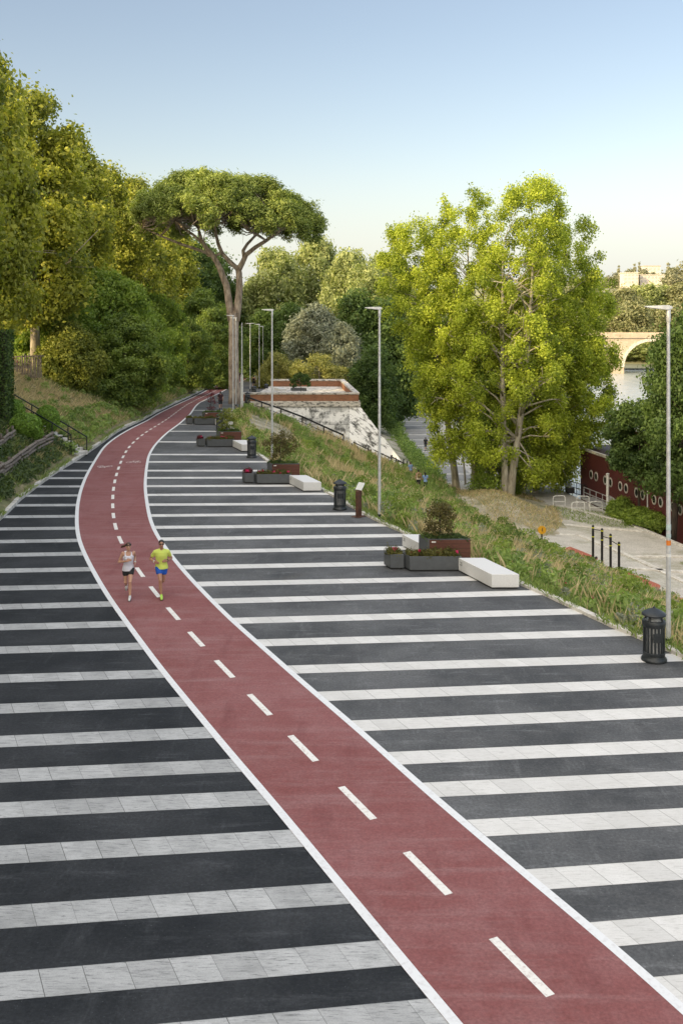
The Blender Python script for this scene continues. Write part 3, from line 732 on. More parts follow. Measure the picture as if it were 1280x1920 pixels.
# --- wood behind the bastion
fo = lambda t: 5.0 * math.sin(PI * min(1, t * .8 + .2)) ** .55
fA = deciduous('broadleaf_tree', 51, 18, 1.2, fo, 210, .9, 1.6, 210, .2, M['lf_forest'], M['bark_grey'], .3, 22)
fD = deciduous('broadleaf_tree', 52, 17, 1.0, fo, 190, .9, 1.6, 210, .2, M['lf_dark'], M['bark_dark'], .3, 18)
fS = deciduous('silver_poplar', 53, 12, 1.0, lambda t: 3.9 * math.sin(PI * min(1, t * .8 + .2)) ** .55, 170, .6, 1.1, 230, .13, M['lf_silver'], M['bark_plane'], .22, 26)
fG = deciduous('golden_shrub', 54, 6, .3, lambda t: 4.2 * math.sin(PI * min(1, t * .7 + .28)) ** .6, 110, .5, .95, 230, .12, M['lf_gold'], M['bark_plane'], .12, 26)
def ptop(px, py, Y): return ((px - 640) * Y / F, Y, H - (py - YH) * Y / F)
first = {}
for (src, px, top, Y, w, lab, cat, grp) in [
    (fA, 520, 462, 178, 1.1, 'pale green broadleaf tree showing under the right side of the pine crown', 'tree', 'wood behind the bastion'),
    (fA, 590, 440, 186, 1.15, 'tallest light green tree of the wood behind the bastion', 'tree', 'wood behind the bastion'),
    (fA, 650, 465, 172, 1.0, 'light green tree of the wood just left of the second lamp post', 'tree', 'wood behind the bastion'),
    (fA, 690, 492, 165, 1.0, 'light green tree between the silver tree and the poplars', 'tree', 'wood behind the bastion'),
    (fD, 668, 545, 150, .85, 'dark green tree directly behind the second lamp post', 'tree', 'wood behind the bastion'),
    (fD, 722, 560, 150, .9, 'dark tree overhanging the left side of the quay path', 'tree', 'wood behind the bastion'),
    (fD, 700, 650, 134, .6, 'low dark tree at the right corner of the bastion', 'tree', 'wood behind the bastion'),
    (fD, 500, 580, 165, .9, 'dark tree behind the row of far lamp posts', 'tree', 'wood behind the bastion'),
    (fD, 440, 560, 205, 1.2, 'black green tree closing the far end of the plaza', 'tree', 'wood behind the bastion'),
    (fD, 400, 540, 190, 1.2, 'dark wood tree seen left of the pine trunk', 'tree', 'wood behind the bastion'),
    (fD, 368, 448, 172, 1.0, 'tall dark tree filling the gap below the left half of the pine crown', 'tree', 'wood behind the bastion'),
    (fD, 405, 474, 180, 1.0, 'dark tree seen through the fork just left of the pine trunk', 'tree', 'wood behind the bastion'),
    (fA, 480, 520, 200, 1.1, 'mid green tree behind the far lamp posts, above the dark ones', 'tree', 'wood behind the bastion'),
    (fD, 545, 570, 160, .8, 'dark tree between the third lamp post and the silver tree', 'tree', 'wood behind the bastion'),
    (fA, 712, 478, 176, 1.0, 'light green tree joining the wood to the left side of the poplars', 'tree', 'wood behind the bastion'),
    (fA, 735, 470, 200, 1.2, 'tall green tree half hidden behind the left side of the poplars', 'tree', 'wood behind the bastion'),
    (fD, 790, 560, 210, 1.2, 'dark tree closing the far end of the quay path', 'tree', 'wood behind the bastion'),
    (fS, 592, 566, 148, 1.2, 'silvery grey leaved tree above the back of the bastion terrace', 'tree', None),
    (fS, 640, 600, 143, .9, 'smaller silvery tree right of the large silver one', 'tree', None),
    (fG, 598, 664, 137, .95, 'low sunlit golden shrub leaning over the back parapet of the bastion', 'shrub', None),
    (fG, 520, 660, 141, .7, 'low sunlit golden shrub behind the left end of the back parapet', 'shrub', None),
]:
    X, Y_, zt = ptop(px, top, Y); h = {fA: 18.6, fD: 17.6, fS: 12.6, fG: 6.5}[src]; zb = hz(X, Y) - .3
    if src in (fG,): zb = -2.2
    place(src, src not in first, (X, Y, zb), (w, w, (zt - zb) / h), px * .7, lab, cat, grp); first[src] = 1

# --- the sunlit poplars on the mound
def poplar(seed, Ht, z0, prof, n, bx, by, lean, stems, lab, tw=.17, leaf=.096, per=340, mat='lf_poplar'):
    rng = np.random.default_rng(seed); zb = hz(bx, by)
    root = empty('poplar_tree', (bx, by, zb - .1), 0, lab, 'tree', 'poplars on the mound by the quay')
    cl = []
    ph = rng.uniform(0, 6, 3)
    while len(cl) < n:
        t = rng.random(); Rr = prof(t)
        if rng.random() > .25 + .75 * Rr / 5: continue
        a = rng.uniform(0, 2 * PI); q = .3 + .7 * math.sqrt(rng.random())
        Rr *= 1 + .13 * math.sin(3 * a + ph[0] + 4 * t) + .10 * math.sin(9 * t + ph[1] + a)
        cl.append((lean[0] * t + Rr * q * math.cos(a), lean[1] * t + Rr * q * math.sin(a) * .9, z0 + (Ht - z0) * t, rng.uniform(.5, .95) * (1 - .2 * t)))
    foliage('crown', rng, cl, per, leaf, M[mat], root, squash=1.15, shell=.3, up=.15)
    m = None
    for si, (dx, dy_, r0, hh, bend) in enumerate(stems):
        path = [(dx * .15 + bend * math.sin(q * 3.0) * .9 + (dx + lean[0] * .7) * q, dy_ * q + lean[1] * q, hh * q - (.5 if q == 0 else 0)) for q in (0, .08, .18, .3, .45, .6, .75, .88, 1)]
        o = wood('trunk', rng, path, [r0 * 1.3, r0, r0 * .9, r0 * .8, r0 * .68, r0 * .52, r0 * .36, r0 * .2, r0 * .07], cl, 64, M['bark_poplar'], root, lr=.13)
    return root
pp = lambda R_, e=.55: (lambda t: R_ * math.sin(PI * min(1, t * .72 + .18)) ** e * (1 - .12 * t))
poplar(61, 26.2, 7.6, pp(4.4), 225, 11.3, 97.5, (-4.6, .5), [(0, 0, .34, 22, .1)], 'poplar at the left of the clump, its pale trunk beside the quay path')
poplar(62, 28.6, 3.6, pp(4.9), 270, 12.8, 95.5, (-1.0, 0), [(0, 0, .3, 25, -.1), (1.4, 1, .24, 23, .2)], 'tall yellow topped poplar in the middle left of the clump')
poplar(63, 28.6, 2.4, pp(5.0), 250, 15.1, 90.5, (2.0, .5), [(.9, 0, .36, 25, .55), (-1.4, .8, .33, 23, -.2)], 'poplar with two curved pale trunks standing at the right front of the mound')
poplar(64, 26.4, 1.8, pp(5.0), 260, 17.0, 95.0, (4.9, 0), [(.6, 0, .28, 22, .1)], 'poplar right of the clump centre, its rounded top sloping to the river side')
poplar(68, 20.5, 3.6, pp(4.2), 180, 18.6, 96.5, (5.6, .5), [(.4, 0, .22, 18, .1)], 'lowest of the tall poplars, at the right of the clump against the bridge')
poplar(65, 12.0, .3, pp(2.7, .45), 120, 14.6, 93.0, (.2, 0), [(0, 0, .12, 8, .2), (1.5, .5, .1, 8, .2), (-1.6, .3, .1, 7, -.2)], 'low shaded poplar sprouts filling the foot of the clump', mat='lf_robinia')
poplar(66, 14.5, .8, pp(3.8, .45), 190, 19.4, 97.0, (5.4, 0), [(0, 0, .12, 10, .1)], 'low bright poplar sprouts spreading over the gangway', mat='lf_poplar')
poplar(67, 16.0, 9.6, pp(2.2, .45), 70, 12.6, 101.0, (-2.4, 0), [(0, 0, .1, 14, .1)], 'slender poplar whose low branches hang over the quay path', mat='lf_robinia')
# --- dark trees at the right edge
dkt = lambda t: 5.2 * math.sin(PI * min(1, t * .75 + .25)) ** .5
dk = deciduous('alder_tree', 71, 17.4, 3.6, dkt, 260, .7, 1.2, 280, .14, M['lf_dark'], M['bark_dark'], .3, 30, lean=(2.7, 0))
place(dk, True, (25.6, 77.5, ZQ), (.80, .80, 1.02), 0, 'dark leafy tree at the right edge in front of the red boat', 'tree', 'dark trees on the quay edge')
place(dk, False, (30.5, 85, ZQ - .4), (1, 1, .95), 0, 'dark tree cut off by the right edge behind the boat tree', 'tree', 'dark trees on the quay edge')
yk = deciduous('alder_tree', 72, 9.8, 4.3, lambda t: 2.5 * math.sin(PI * min(1, t * .7 + .2)) ** .5, 110, .4, .75, 230, .12, M['lf_dark'], M['bark_dark'], .12, 20)
place(yk, True, (24.9, 83.4, ZQ), (1, 1, .98), 0, 'young dark tree hiding the middle of the red boat, left of the big dark tree', 'tree')
b3 = bush('quay_shrub', 33, 1.3, 1.8, 60, 240, .09, M['lf_robinia'], M['bark_grey'], .3, .5)
for i, (px, py, w, lab) in enumerate([(1165, 968, .85, 'bright green shrub on the quay edge in front of the red boat'), (1198, 982, 1.0, 'dark low shrub right of the bright one at the quay edge'), (1228, 990, .95, 'low shrub on the quay edge nearest the dark tree trunk')]):
    X, Y_ = zpt(px, py, ZQ); place(b3, i == 0, (X, Y_, ZQ - .1), (w, w, w * (1 if i == 0 else .7)), i, lab, 'shrub', 'shrubs along the quay edge')

# --- far bank and hill
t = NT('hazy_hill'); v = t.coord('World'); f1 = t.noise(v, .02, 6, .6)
M['hill'] = t.finish(t.ramp(f1, [(.35, (.20, .22, .14)), (.65, (.36, .33, .22))]), .95, 0, None, .1)  # hill paled: haze is painted into the colour
def zhill(x, y):
    if y < 330: return ZW + .5
    s_ = min(1, (y - 330) / 700); return ZW + .5 + 4 * min(1, (y - 330) / 25) + 52 * s_ ** 1.35 * (1 + .12 * math.sin(x * .011) + .07 * math.sin(x * .03 + 1)) * (.55 + .45 / (1 + math.exp(-(x - 180) / 90)))
tag(grid_mesh('hill', [[(x, y, zhill(x, y)) for x in range(-900, 1500, 40)] for y in (326, 332, 345, 370, 400, 450, 500, 560, 620, 700, 800, 900, 1000, 1100, 1300)], M['hill']), kind='structure')
fr = lambda t: 7.0 * math.sin(PI * min(1, t * .75 + .25)) ** .5
ff = deciduous('far_tree', 81, 20, .5, fr, 90, 1.4, 2.6, 110, .42, M['lf_far'], M['bark_grey'], .35, 6)
fd = deciduous('far_tree', 82, 18, .3, fr, 90, 1.4, 2.6, 110, .42, M['lf_forest'], M['bark_grey'], .35, 6)
hillt = deciduous('hill_tree', 83, 16, .2, fr, 70, 1.6, 2.8, 80, .6, M['lf_hill'], M['bark_grey'], .35, 4)
cyp = deciduous('cypress_tree', 84, 16, .2, lambda t: 1.6 * (1 - t) ** .6 + .1, 60, .6, 1.0, 80, .35, M['lf_hill'], M['bark_grey'], .2, 2)
fst = {}
for i, (src, px, top, Y, w, lab, grp) in enumerate([
    (ff, 1186, 566, 350, .95, 'rounded pale sunlit tree standing above the bridge parapet', 'pale trees on the far bank'),
    (fd, 1218, 640, 345, 1.3, 'dark tree seen through the bridge arch', 'trees behind the bridge'),
    (fd, 1250, 640, 350, 1.3, 'dark bank tree behind the bridge, right of the arch', 'trees behind the bridge'),
    (fd, 1185, 650, 342, 1.0, 'dark bank tree behind the left springing of the arch', 'trees behind the bridge'),
    (ff, 1150, 570, 360, 1.0, 'pale far tree peeping out at the right edge of the poplars', 'pale trees on the far bank'),
    (ff, 1235, 572, 375, 1.0, 'pale far tree directly behind the right lamp head', 'pale trees on the far bank'),
    (ff, 1268, 565, 365, 1.0, 'pale far tree between the right lamp post and the picture edge', 'pale trees on the far bank'),
    (fd, 1205, 530, 520, 1.5, 'broad hazy tree below the white hillside building', 'broad trees on the lower hill'),
    (fd, 1235, 533, 530, 1.4, 'broad hazy tree below the right end of the white building', 'broad trees on the lower hill'),
    (ff, 1172, 540, 500, 1.3, 'hazy sunlit tree at the lower left of the hillside building', 'broad trees on the lower hill'),
    (ff, 1272, 530, 520, 1.4, 'hazy sunlit tree below the right edge of the hill', 'broad trees on the lower hill'),
    (hillt, 1180, 505, 880, 1.3, 'flat hazy hill tree left of the white building', 'hazy trees on the hill'),
    (hillt, 1265, 503, 800, 1.5, 'large hazy hill tree at the right of the white building', 'hazy trees on the hill'),
    (hillt, 1210, 505, 960, 1.6, 'hazy hill tree directly behind the white building roof', 'hazy trees on the hill'),
    (hillt, 1285, 490, 820, 1.7, 'highest hazy hill tree at the right picture edge', 'hazy trees on the hill'),
    (hillt, 1150, 512, 900, 1.3, 'hazy hill tree at the poplar edge, below the skyline', 'hazy trees on the hill'),
    (hillt, 1240, 512, 940, 1.3, 'hazy hill tree between white building and skyline villa', 'hazy trees on the hill'),
    (cyp, 1159, 497, 930, 1.0, 'hazy cypress spire leftmost on the hill skyline', 'cypress spires on the hill'),
    (cyp, 1189, 494, 960, 1.0, 'hazy cypress spire left of the skyline villa', 'cypress spires on the hill'),
    (cyp, 1198, 491, 960, 1.0, 'taller hazy cypress spire touching the left of the skyline villa', 'cypress spires on the hill'),
    (cyp, 1252, 492, 940, 1.4, 'hazy cypress pair right of the skyline villa', 'cypress spires on the hill'),
]):
    X, Y_, zt = ptop(px, top, Y); zb = zhill(X, Y) - .5; h = {ff: 21, fd: 19, hillt: 17, cyp: 16.5}[src]
    place(src, src not in fst, (X, Y, zb), (w, w, max(.35, (zt - zb) / h)), i * 1.1, lab, 'tree', grp); fst[src] = 1
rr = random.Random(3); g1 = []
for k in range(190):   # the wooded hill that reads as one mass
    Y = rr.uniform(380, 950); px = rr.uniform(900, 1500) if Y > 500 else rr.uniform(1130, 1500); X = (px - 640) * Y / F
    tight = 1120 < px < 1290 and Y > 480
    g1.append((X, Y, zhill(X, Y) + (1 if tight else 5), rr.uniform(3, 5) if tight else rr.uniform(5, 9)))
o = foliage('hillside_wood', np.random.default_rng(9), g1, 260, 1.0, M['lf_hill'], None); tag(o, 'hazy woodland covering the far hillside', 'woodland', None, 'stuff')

# ------------------------------------------------------------------ grass and weeds
def blades(name, rng, P, h, w, lean, mat, label, cat='grass', tint=None):
    n = len(P); a = rng.uniform(0, 2 * PI, n); d = np.c_[np.cos(a), np.sin(a), np.zeros(n)]
    hh = (h * rng.uniform(.5, 1.3, n))[:, None]; b = rng.normal(0, lean, (n, 3)) * hh; b[:, 2] = 0
    up = np.array([0, 0, 1.0]); W = d * w
    V = np.stack([P - W, P + W, P + b * .45 + up * hh * .6 + W * .6, P + b + up * hh], 1)
    return tag(quads_mesh(name, V, rng.random(n) * .7 + .3 * (tint if tint is not None else rng.random(n)), mat), label, cat, None, 'stuff')
rng = np.random.default_rng(101)
def scatter_r(n, y0, y1, dens, s0=.01, s1=1.0):
    out = []
    while len(out) < n:
        # nearer ground is sampled more densely
        Y = y0 + (y1 - y0) * rng.random() ** 1.5; s_ = rng.uniform(s0, s1); X = XR(Y) + .15 + (XT(Y) - XR(Y) - .15) * s_
        if abs(X) > .36 * Y + 2: continue
        if Y > 103.5 and X < 8: continue
        if rng.random() > dens(X, Y, s_): continue
        out.append((X, Y, zslope_r(X, Y)))
    return np.array(out)
def sandy(X, Y): return (abs(Y - 86) < 8 and XR(Y) + 1.5 < X < XR(Y) + 5.5) or (mound(X, Y) > .35)
def patch(X, Y, k, o=0): return .5 + .5 * wob(X * k + o, Y * k - o, 1)
def dn_green(X, Y, s): return 0 if sandy(X, Y) else (.07 + .93 * (patch(X, Y, .62, 3) > .5)) * (1 if Y > 40 else .8)
def dn_dry(X, Y, s):
    d = (1.0 if Y > 34 else .35) if patch(X, Y, .4, 11) > .52 else .10
    if 45 < Y < 75 and .25 < s < .75: d = max(d, .8)
    return 0 if sandy(X, Y) and rng.random() > .12 else d
P = scatter_r(46000, 20, 104, dn_green); blades('green_grass', rng, P, .36, .015, .42, M['grass_green'], 'low green grass spread over the embankment right of the plaza')
P = scatter_r(33000, 22, 104, dn_dry); blades('dry_grass', rng, P, .75, .010, .28, M['grass_dry'], 'tall straw coloured grass standing on the embankment right of the plaza')
def tufts(name, n, y0, y1, dens, per, hgt, rad, leaf, mat, label, asp=.4):
    C = scatter_r(n, y0, y1, dens); sc_ = rng.uniform(.55, 1.3, n); idx = np.repeat(np.arange(n), per); m_ = len(idx)
    a = rng.uniform(0, 2 * PI, m_); t_ = rng.random(m_); rr_ = rad * (.25 + .75 * np.sqrt(rng.random(m_))) * (1.1 - .5 * t_)
    P = C[idx] + np.c_[np.cos(a) * rr_, np.sin(a) * rr_, t_ * hgt] * sc_[idx][:, None]
    N = np.c_[np.cos(a), np.sin(a), np.full(m_, .6)] + rng.normal(size=(m_, 3)) * .6
    return tag(quads_mesh(name, leaf_quads(rng, P, N, leaf, asp), np.clip(rng.random(n)[idx] * .5 + rng.random(m_) * .5, 0, 1), mat), label, 'weeds', None, 'stuff')
tufts('leafy_weeds', 1500, 22, 100, dn_green, 120, .75, .38, .085, M['herb'], 'bushy green weeds dotted over the right embankment')
tufts('bushy_weeds', 75, 24, 90, lambda X, Y, s: 0 if sandy(X, Y) else 1, 420, 1.15, .62, .07, M['lf_mid'], 'rounded knee high wild bushes standing out among the weeds of the right embankment', .5)
tufts('broad_weeds', 420, 22, 80, dn_green, 110, .34, .42, .095, M['herb'], 'low spreading green weeds near the right kerb', .55)
tufts('grey_weeds', 230, 22, 60, lambda X, Y, s: 1.0 if s > .25 else .3, 120, .75, .30, .060, M['herb_grey'], 'silvery grey feathery weeds on the right embankment')
Q = []
while len(Q) < 15000:
    x, y = rng.uniform(8.5, 24), rng.uniform(58, 100)
    if x < XT(y) + .2 or x > XQ(y) - .3: continue
    mo = mound(x, y); near = x < XT(y) + 1.2
    if not (near or (mo > .12 and patch(x, y, .8, 7) > .35) or (patch(x, y, .45, 31) > .72 and x > 17)): continue
    Q.append((x, y, ZQ + mo, mo > .1 or near))
Q = np.array(Q); isd = (Q[:, 3] > .5) & (rng.random(len(Q)) < .6); Q = Q[:, :3]; blades('mound_grass', rng, Q[isd], .28, .014, .5, M['grass_dry'], 'dry grass on the earth mound at the foot of the poplars'); blades('quay_grass', rng, Q[~isd], .16, .014, .5, M['grass_green'], 'patchy green grass on the mound and between the quay paving')
C = []
while len(C) < 330:
    y = rng.uniform(101, 165); x = XT(y) + rng.uniform(-1.6, .5) if y < 128 else XT(y) + rng.uniform(-4, .4)
    if y < 128 and x < 7.4: continue
    C.append((x, y, ZQ + (.05 if x > XT(y) else .3)))
C = np.array(C); idx = np.repeat(np.arange(len(C)), 110); m_ = len(idx); a = rng.uniform(0, 2 * PI, m_); t_ = rng.random(m_); q = .55 * np.sqrt(rng.random(m_))
tag(quads_mesh('verge_weeds', leaf_quads(rng, C[idx] + np.c_[np.cos(a) * q, np.sin(a) * q, t_ * rng.uniform(.4, 1.3, len(C))[idx]], np.c_[np.cos(a), np.sin(a), np.full(m_, .6)] + rng.normal(size=(m_, 3)) * .6, .10, .45), rng.random(m_), M['herb']), 'overgrown green verge along the left side of the quay path', 'weeds', None, 'stuff')
fl = []
P_ = scatter_r(60, 22, 60, dn_green)
for p_ in P_:
    for _ in range(2): fl.append((p_[0] + rng.normal() * .2, p_[1] + rng.normal() * .2, p_[2] + rng.uniform(.2, .6), .03))
o = foliage('wild_flowers', rng, fl, 8, .022, M['petal'], None, asp=.9); tag(o, 'small pink wild flowers scattered among the weeds of the right embankment', 'flowers', None, 'stuff')
rk = MB(); rr = random.Random(8)
for _ in range(420):
    Y = 23 + 57 * rr.random() ** 1.4; X = XR(Y) + .6 + (XT(Y) - XR(Y) - 1.5) * rr.random()
    if patch(X, Y, .5, 20) < .5: continue
    s_ = rr.uniform(.08, .3); z = zslope_r(X, Y); n = rr.randint(5, 7); a0 = rr.random() * 6
    poly = [(X + s_ * rr.uniform(.7, 1.2) * math.cos(a0 + 2 * PI * k / n), Y + s_ * rr.uniform(.7, 1.2) * math.sin(a0 + 2 * PI * k / n)) for k in range(n)]
    rk.prism(poly, z - .1, z + s_ * rr.uniform(.15, .4))
tag(rk.build('pale_rubble', M['kerb'], bevel=.02, seg=1, angle=None), 'pale broken stones lying among the weeds of the right embankment', 'stones', None, 'stuff')
# weeds that creep over both kerbs
E_ = []
for _ in range(5200):
    y = 22 + 82 * rng.random() ** 1.4
    if patch(0, y, 1.3, 2) < .42: continue
    E_.append((XR(y) + rng.normal(.17, .12), y, gz(y) + .05))
for _ in range(5200):
    y = 40 + 100 * rng.random() ** 1.2
    if patch(3, y, 1.1, 4) < .4: continue
    E_.append((XL(y) - abs(rng.normal(.12, .16)), y, gz(y) + .1))
blades('kerb_grass', rng, np.array(E_), .22, .016, .6, M['grass_green'], 'grass creeping over the stone kerbs on both sides of the plaza')
# left bank
def scatter_l(n, y0, y1, dens, s0=.02, s1=1.02):
    out = []
    while len(out) < n:
        Y = y0 + (y1 - y0) * rng.random() ** 1.3; s_ = rng.uniform(s0, s1); X = XL(Y) - .3 - (TOPL - .3) * s_
        if X < -.36 * Y - 2 or rng.random() > dens(X, Y, s_): continue
        out.append((X, Y, zslope_l(X, Y)))
    return np.array(out)
def steps(X, Y): return abs(Y - 60.3 - (XL(60) - X) * .12) < .9
P = scatter_l(34000, 38, 150, lambda X, Y, s: 0 if steps(X, Y) else 1 if (patch(X, Y, .5, 5) > .66 or Y < 58 or s < .12) else .12); blades('bank_grass', rng, P, .27, .013, .5, M['grass_green'], 'green grass growing over the bank left of the path')
P = scatter_l(52000, 52, 150, lambda X, Y, s: 0 if steps(X, Y) else 1 if patch(X, Y, .5, 5) < .72 and Y > 57 else .2); blades('dry_bank_grass', rng, P, .30, .011, .5, M['grass_dry'], 'pale dry grass covering the bank left of the path')
def ltufts(name, n, y0, y1, dens, per, hgt, rad, leaf, mat, label, asp=.5):
    C = scatter_l(n, y0, y1, dens); sc_ = rng.uniform(.5, 1.3, n); idx = np.repeat(np.arange(n), per); m_ = len(idx)
    a = rng.uniform(0, 2 * PI, m_); t_ = rng.random(m_); rr_ = rad * (.2 + .8 * np.sqrt(rng.random(m_))) * (1.1 - .5 * t_)
    P = C[idx] + np.c_[np.cos(a) * rr_, np.sin(a) * rr_, t_ * hgt] * sc_[idx][:, None]; N = np.c_[np.cos(a), np.sin(a), np.full(m_, .7)] + rng.normal(size=(m_, 3)) * .6
    return tag(quads_mesh(name, leaf_quads(rng, P, N, leaf, asp), np.clip(rng.random(n)[idx] * .5 + rng.random(m_) * .5, 0, 1), mat), label, 'weeds', None, 'stuff')
ltufts('bank_ivy', 520, 36, 60, lambda X, Y, s: 0 if steps(X, Y) else 1, 110, .28, .42, .075, M['scrub_dark'], 'dark leafy ground cover on the bank below the log fence')
ltufts('bank_weeds', 300, 58, 130, lambda X, Y, s: 0 if steps(X, Y) else .3 + (s < .3), 110, .5, .4, .085, M['herb'], 'green weeds along the foot of the left bank')
# ------------------------------------------------------------------ street lamps
def make_lamp():
    r = empty('street_lamp', (0, 0, 0))
    m = MB(); m.tube([(0, 0, 0), (0, 0, 1.2), (0, 0, 8.9)], [.066, .062, .042], 14); m.build('pole', M['galv'], r, True)
    m = MB(); m.lathe([(.07, 0), (.072, .02), (.072, .30), (.068, .33)], 14); m.build('base_sleeve', M['bin'], r, True)
    m = MB(); m.lathe([(.05, 8.55), (.06, 8.58), (.06, 8.92), (.03, 8.96)], 12); m.build('collar', M['galv'], r, True)
    m = MB()
    P = [(.10, .035, 8.90, 8.96), (-.02, .085, 8.87, 8.99), (-.18, .115, 8.88, 8.985), (-.42, .12, 8.915, 8.975), (-.58, .085, 8.935, 8.965), (-.62, .03, 8.945, 8.957)]
    vs = []; fs = []
    for x, w, z0, z1 in P: vs += [(x, -w, z0), (x, w, z0), (x, w * .9, z1), (x, -w * .9, z1)]
    for i in range(len(P) - 1):
        for k in range(4): fs.append((i * 4 + k, i * 4 + (k + 1) % 4, i * 4 + 4 + (k + 1) % 4, i * 4 + 4 + k))
    fs += [(3, 2, 1, 0), tuple(range(len(vs) - 4, len(vs)))]
    m.add(vs, fs); m.build('lamp_head', M['lampw'], r, False, .006, 1)
    m = MB(); m.box((-.36, 0, 8.905), (.3, .16, .012), 0, 0, .08); m.build('lamp_lens', M['panelface'], r)
    return r
lamp = make_lamp()
LG = 'slim street lamps along the right kerb'
for i, (px, Y, lab, dbl) in enumerate([
    (1252, 25.9, 'nearest tall slim street lamp, stickers on its pole, behind the large litter bin', 0),
    (711, 41.6, 'tall slim street lamp in the middle of the picture beside the tilted info post', 0),
    (510, 58.2, 'slim street lamp standing behind the second planter group from the front', 0),
    (437, 89.9, 'slim far lamp in front of the pine trunk, the left one of the pair', 0),
    (442.5, 99.0, 'slim far lamp in front of the pine trunk, the right one of the pair', 0),
    (469, 131, 'far double headed lamp between pine trunk and bastion', 1),
    (486, 137, 'far slim lamp directly right of the double headed lamp', 0),
    (493, 157, 'farthest slim lamp, at the back left corner of the bastion', 0)]):
    X = (px - 640) * Y / F; z = hz(X, Y) - .03 if Y < 60 else gz(Y)
    o = lamp if i == 0 else copy_tree(lamp); o.location = (X, Y, z); tag(o, lab, 'street lamp', LG)
    if i == 0:
        L0 = o
    if dbl:
        for c in list(o.children):
            if c.name.startswith(('lamp_head', 'lamp_lens')):
                d = c.copy(); col.objects.link(d); d.parent = o; d.rotation_euler = (0, 0, PI)
for z, h, mt in ((2.75, .13, 'orange'), (2.95, .1, 'skyblue'), (3.14, .16, 'skyblue'), (2.45, .08, 'white')):
    m = MB(); n = 8
    ang = [R(200 + 140 * k / n) for k in range(n + 1)]; rr = .066
    m.add([(rr * math.cos(a), rr * math.sin(a), zz) for zz in (z, z + h) for a in ang], [(k, k + 1, n + 2 + k, n + 1 + k) for k in range(n)]); m.build('sticker', M[mt], L0, angle=None)
r = empty('bare_post', (*gpt(453.5, 766), gz(97)), 0, 'thick pale post with a thin top standing right against the pine trunk', 'post')
m = MB(); m.tube([(0, 0, 0), (0, 0, 3.3)], [.15, .14], 12); m.build('sleeve', M['lampw'], r, True)
m = MB(); m.tube([(0, 0, 3.3), (0, 0, 8.4)], [.07, .05], 10); m.build('pole', M['galv'], r, True)

# ------------------------------------------------------------------ litter bins
def make_bin():
    r = empty('litter_bin', (0, 0, 0))
    m = MB(); m.lathe([(.31, 0), (.315, .03), (.30, .06), (.265, .10), (.262, .15)], 28); m.build('base', M['bin'], r, True)
    m = MB(); m.lathe([(.215, .1), (.22, .2), (.22, .98), (.21, 1.0)], 22); m.build('liner', M['liner'], r, True)
    m = MB()
    for k in range(18):
        a = 2 * PI * k / 18; m.box((.25 * math.cos(a), .25 * math.sin(a), .54), (.026, .048, .82), a)
    for z0, z1 in ((.15, .22), (.84, .90)): m.lathe([(.232, z0), (.272, z0), (.272, z1), (.232, z1), (.232, z0)], 28)
    m.build('slat_cage', M['bin'], r, False, .006, 1)
    m = MB(); m.lathe([(.235, .9), (.288, .905), (.292, .95), (.27, .99), (.225, 1.0), (.225, .9)], 28); m.build('rim', M['bin'], r, True)
    for k in range(4):
        a = PI / 4 + PI / 2 * k; m = MB(); p = [(.235, .98), (.20, 1.06), (.225, 1.15)]
        m.tube([(q * math.cos(a), q * math.sin(a), z) for q, z in p], .028, 8); m.build('lid_post', M['bin'], r, True)
    m = MB(); m.lathe([(.29, 1.115), (.298, 1.14), (.285, 1.165), (.2, 1.215), (.1, 1.262), (.04, 1.285), (.03, 1.31), (.0005, 1.325)], 30); m.build('lid', M['bin'], r, True)
    m = MB(); m.box((.0, -.277, .62), (.2, .012, .22)); m.box((0, -.284, .62), (.11, .01, .13)); m.build('emblem_plate', M['bin'], r, False, .004, 1)
    m = MB(); m.ball((.02, .0, 1.0), (.17, .17, .09), 12, 6); m.build('bag_top', M['liner'], r, True)
    return r
bn = make_bin(); BG = 'dark slatted litter bins'
for i, (px, py, Y, lab) in enumerate([
    (1225, 1238, 0, 'nearest dark slatted litter bin, at the right picture edge before the lamp'),
    (637, 955, 0, 'dark slatted litter bin left of the tilted info post'),
    (472, 858, 0, 'dark slatted litter bin right of the third planter group'),
    (412, 808, 0, 'dark litter bin half hidden behind the third planter group'),
    (464, 747, 104.0, 'far dark litter bin at the top of the bastion steps'),
    (476, 737, 118, 'far dark litter bin near the left end of the bastion terrace'),
    (499, 726, 124, 'farthest dark litter bin, at the back left of the bastion terrace')]):
    X, Yy = gpt(px, py)
    if Y: X, Yy = (px - 640) * Y / F, Y
    o = bn if i == 0 else copy_tree(bn); o.location = (X, Yy, gz(Yy) + (.012 if Yy < 100 else .02)); o.rotation_euler = (0, 0, .1 * i); tag(o, lab, 'litter bin', BG)

# ------------------------------------------------------------------ info post
X, Y = gpt(672, 969); r = empty('info_post', (X, Y, .012), R(48), 'rust coloured info post with a tilted pale panel beside the kerb', 'info post')
m = MB(); m.box((0, 0, .008), (.5, .4, .012)); m.build('base_plate', M['corten'], r)
m = MB(); m.prism([(-.12, -.07), (.12, -.07), (.12, .07), (-.12, .07)], .014, 1.08); m.build('post', M['corten'], r, False, .006, 1)
m = MB(); m.box((.10, 0, 1.26), (.36, .34, .035), 0, 0, R(-52)); m.build('panel', M['panelface'], r, False, .006, 1)
m = MB(); m.box((.085, .0, 1.24), (.38, .3, .02), 0, 0, R(-52)); m.build('panel_back', M['corten'], r)

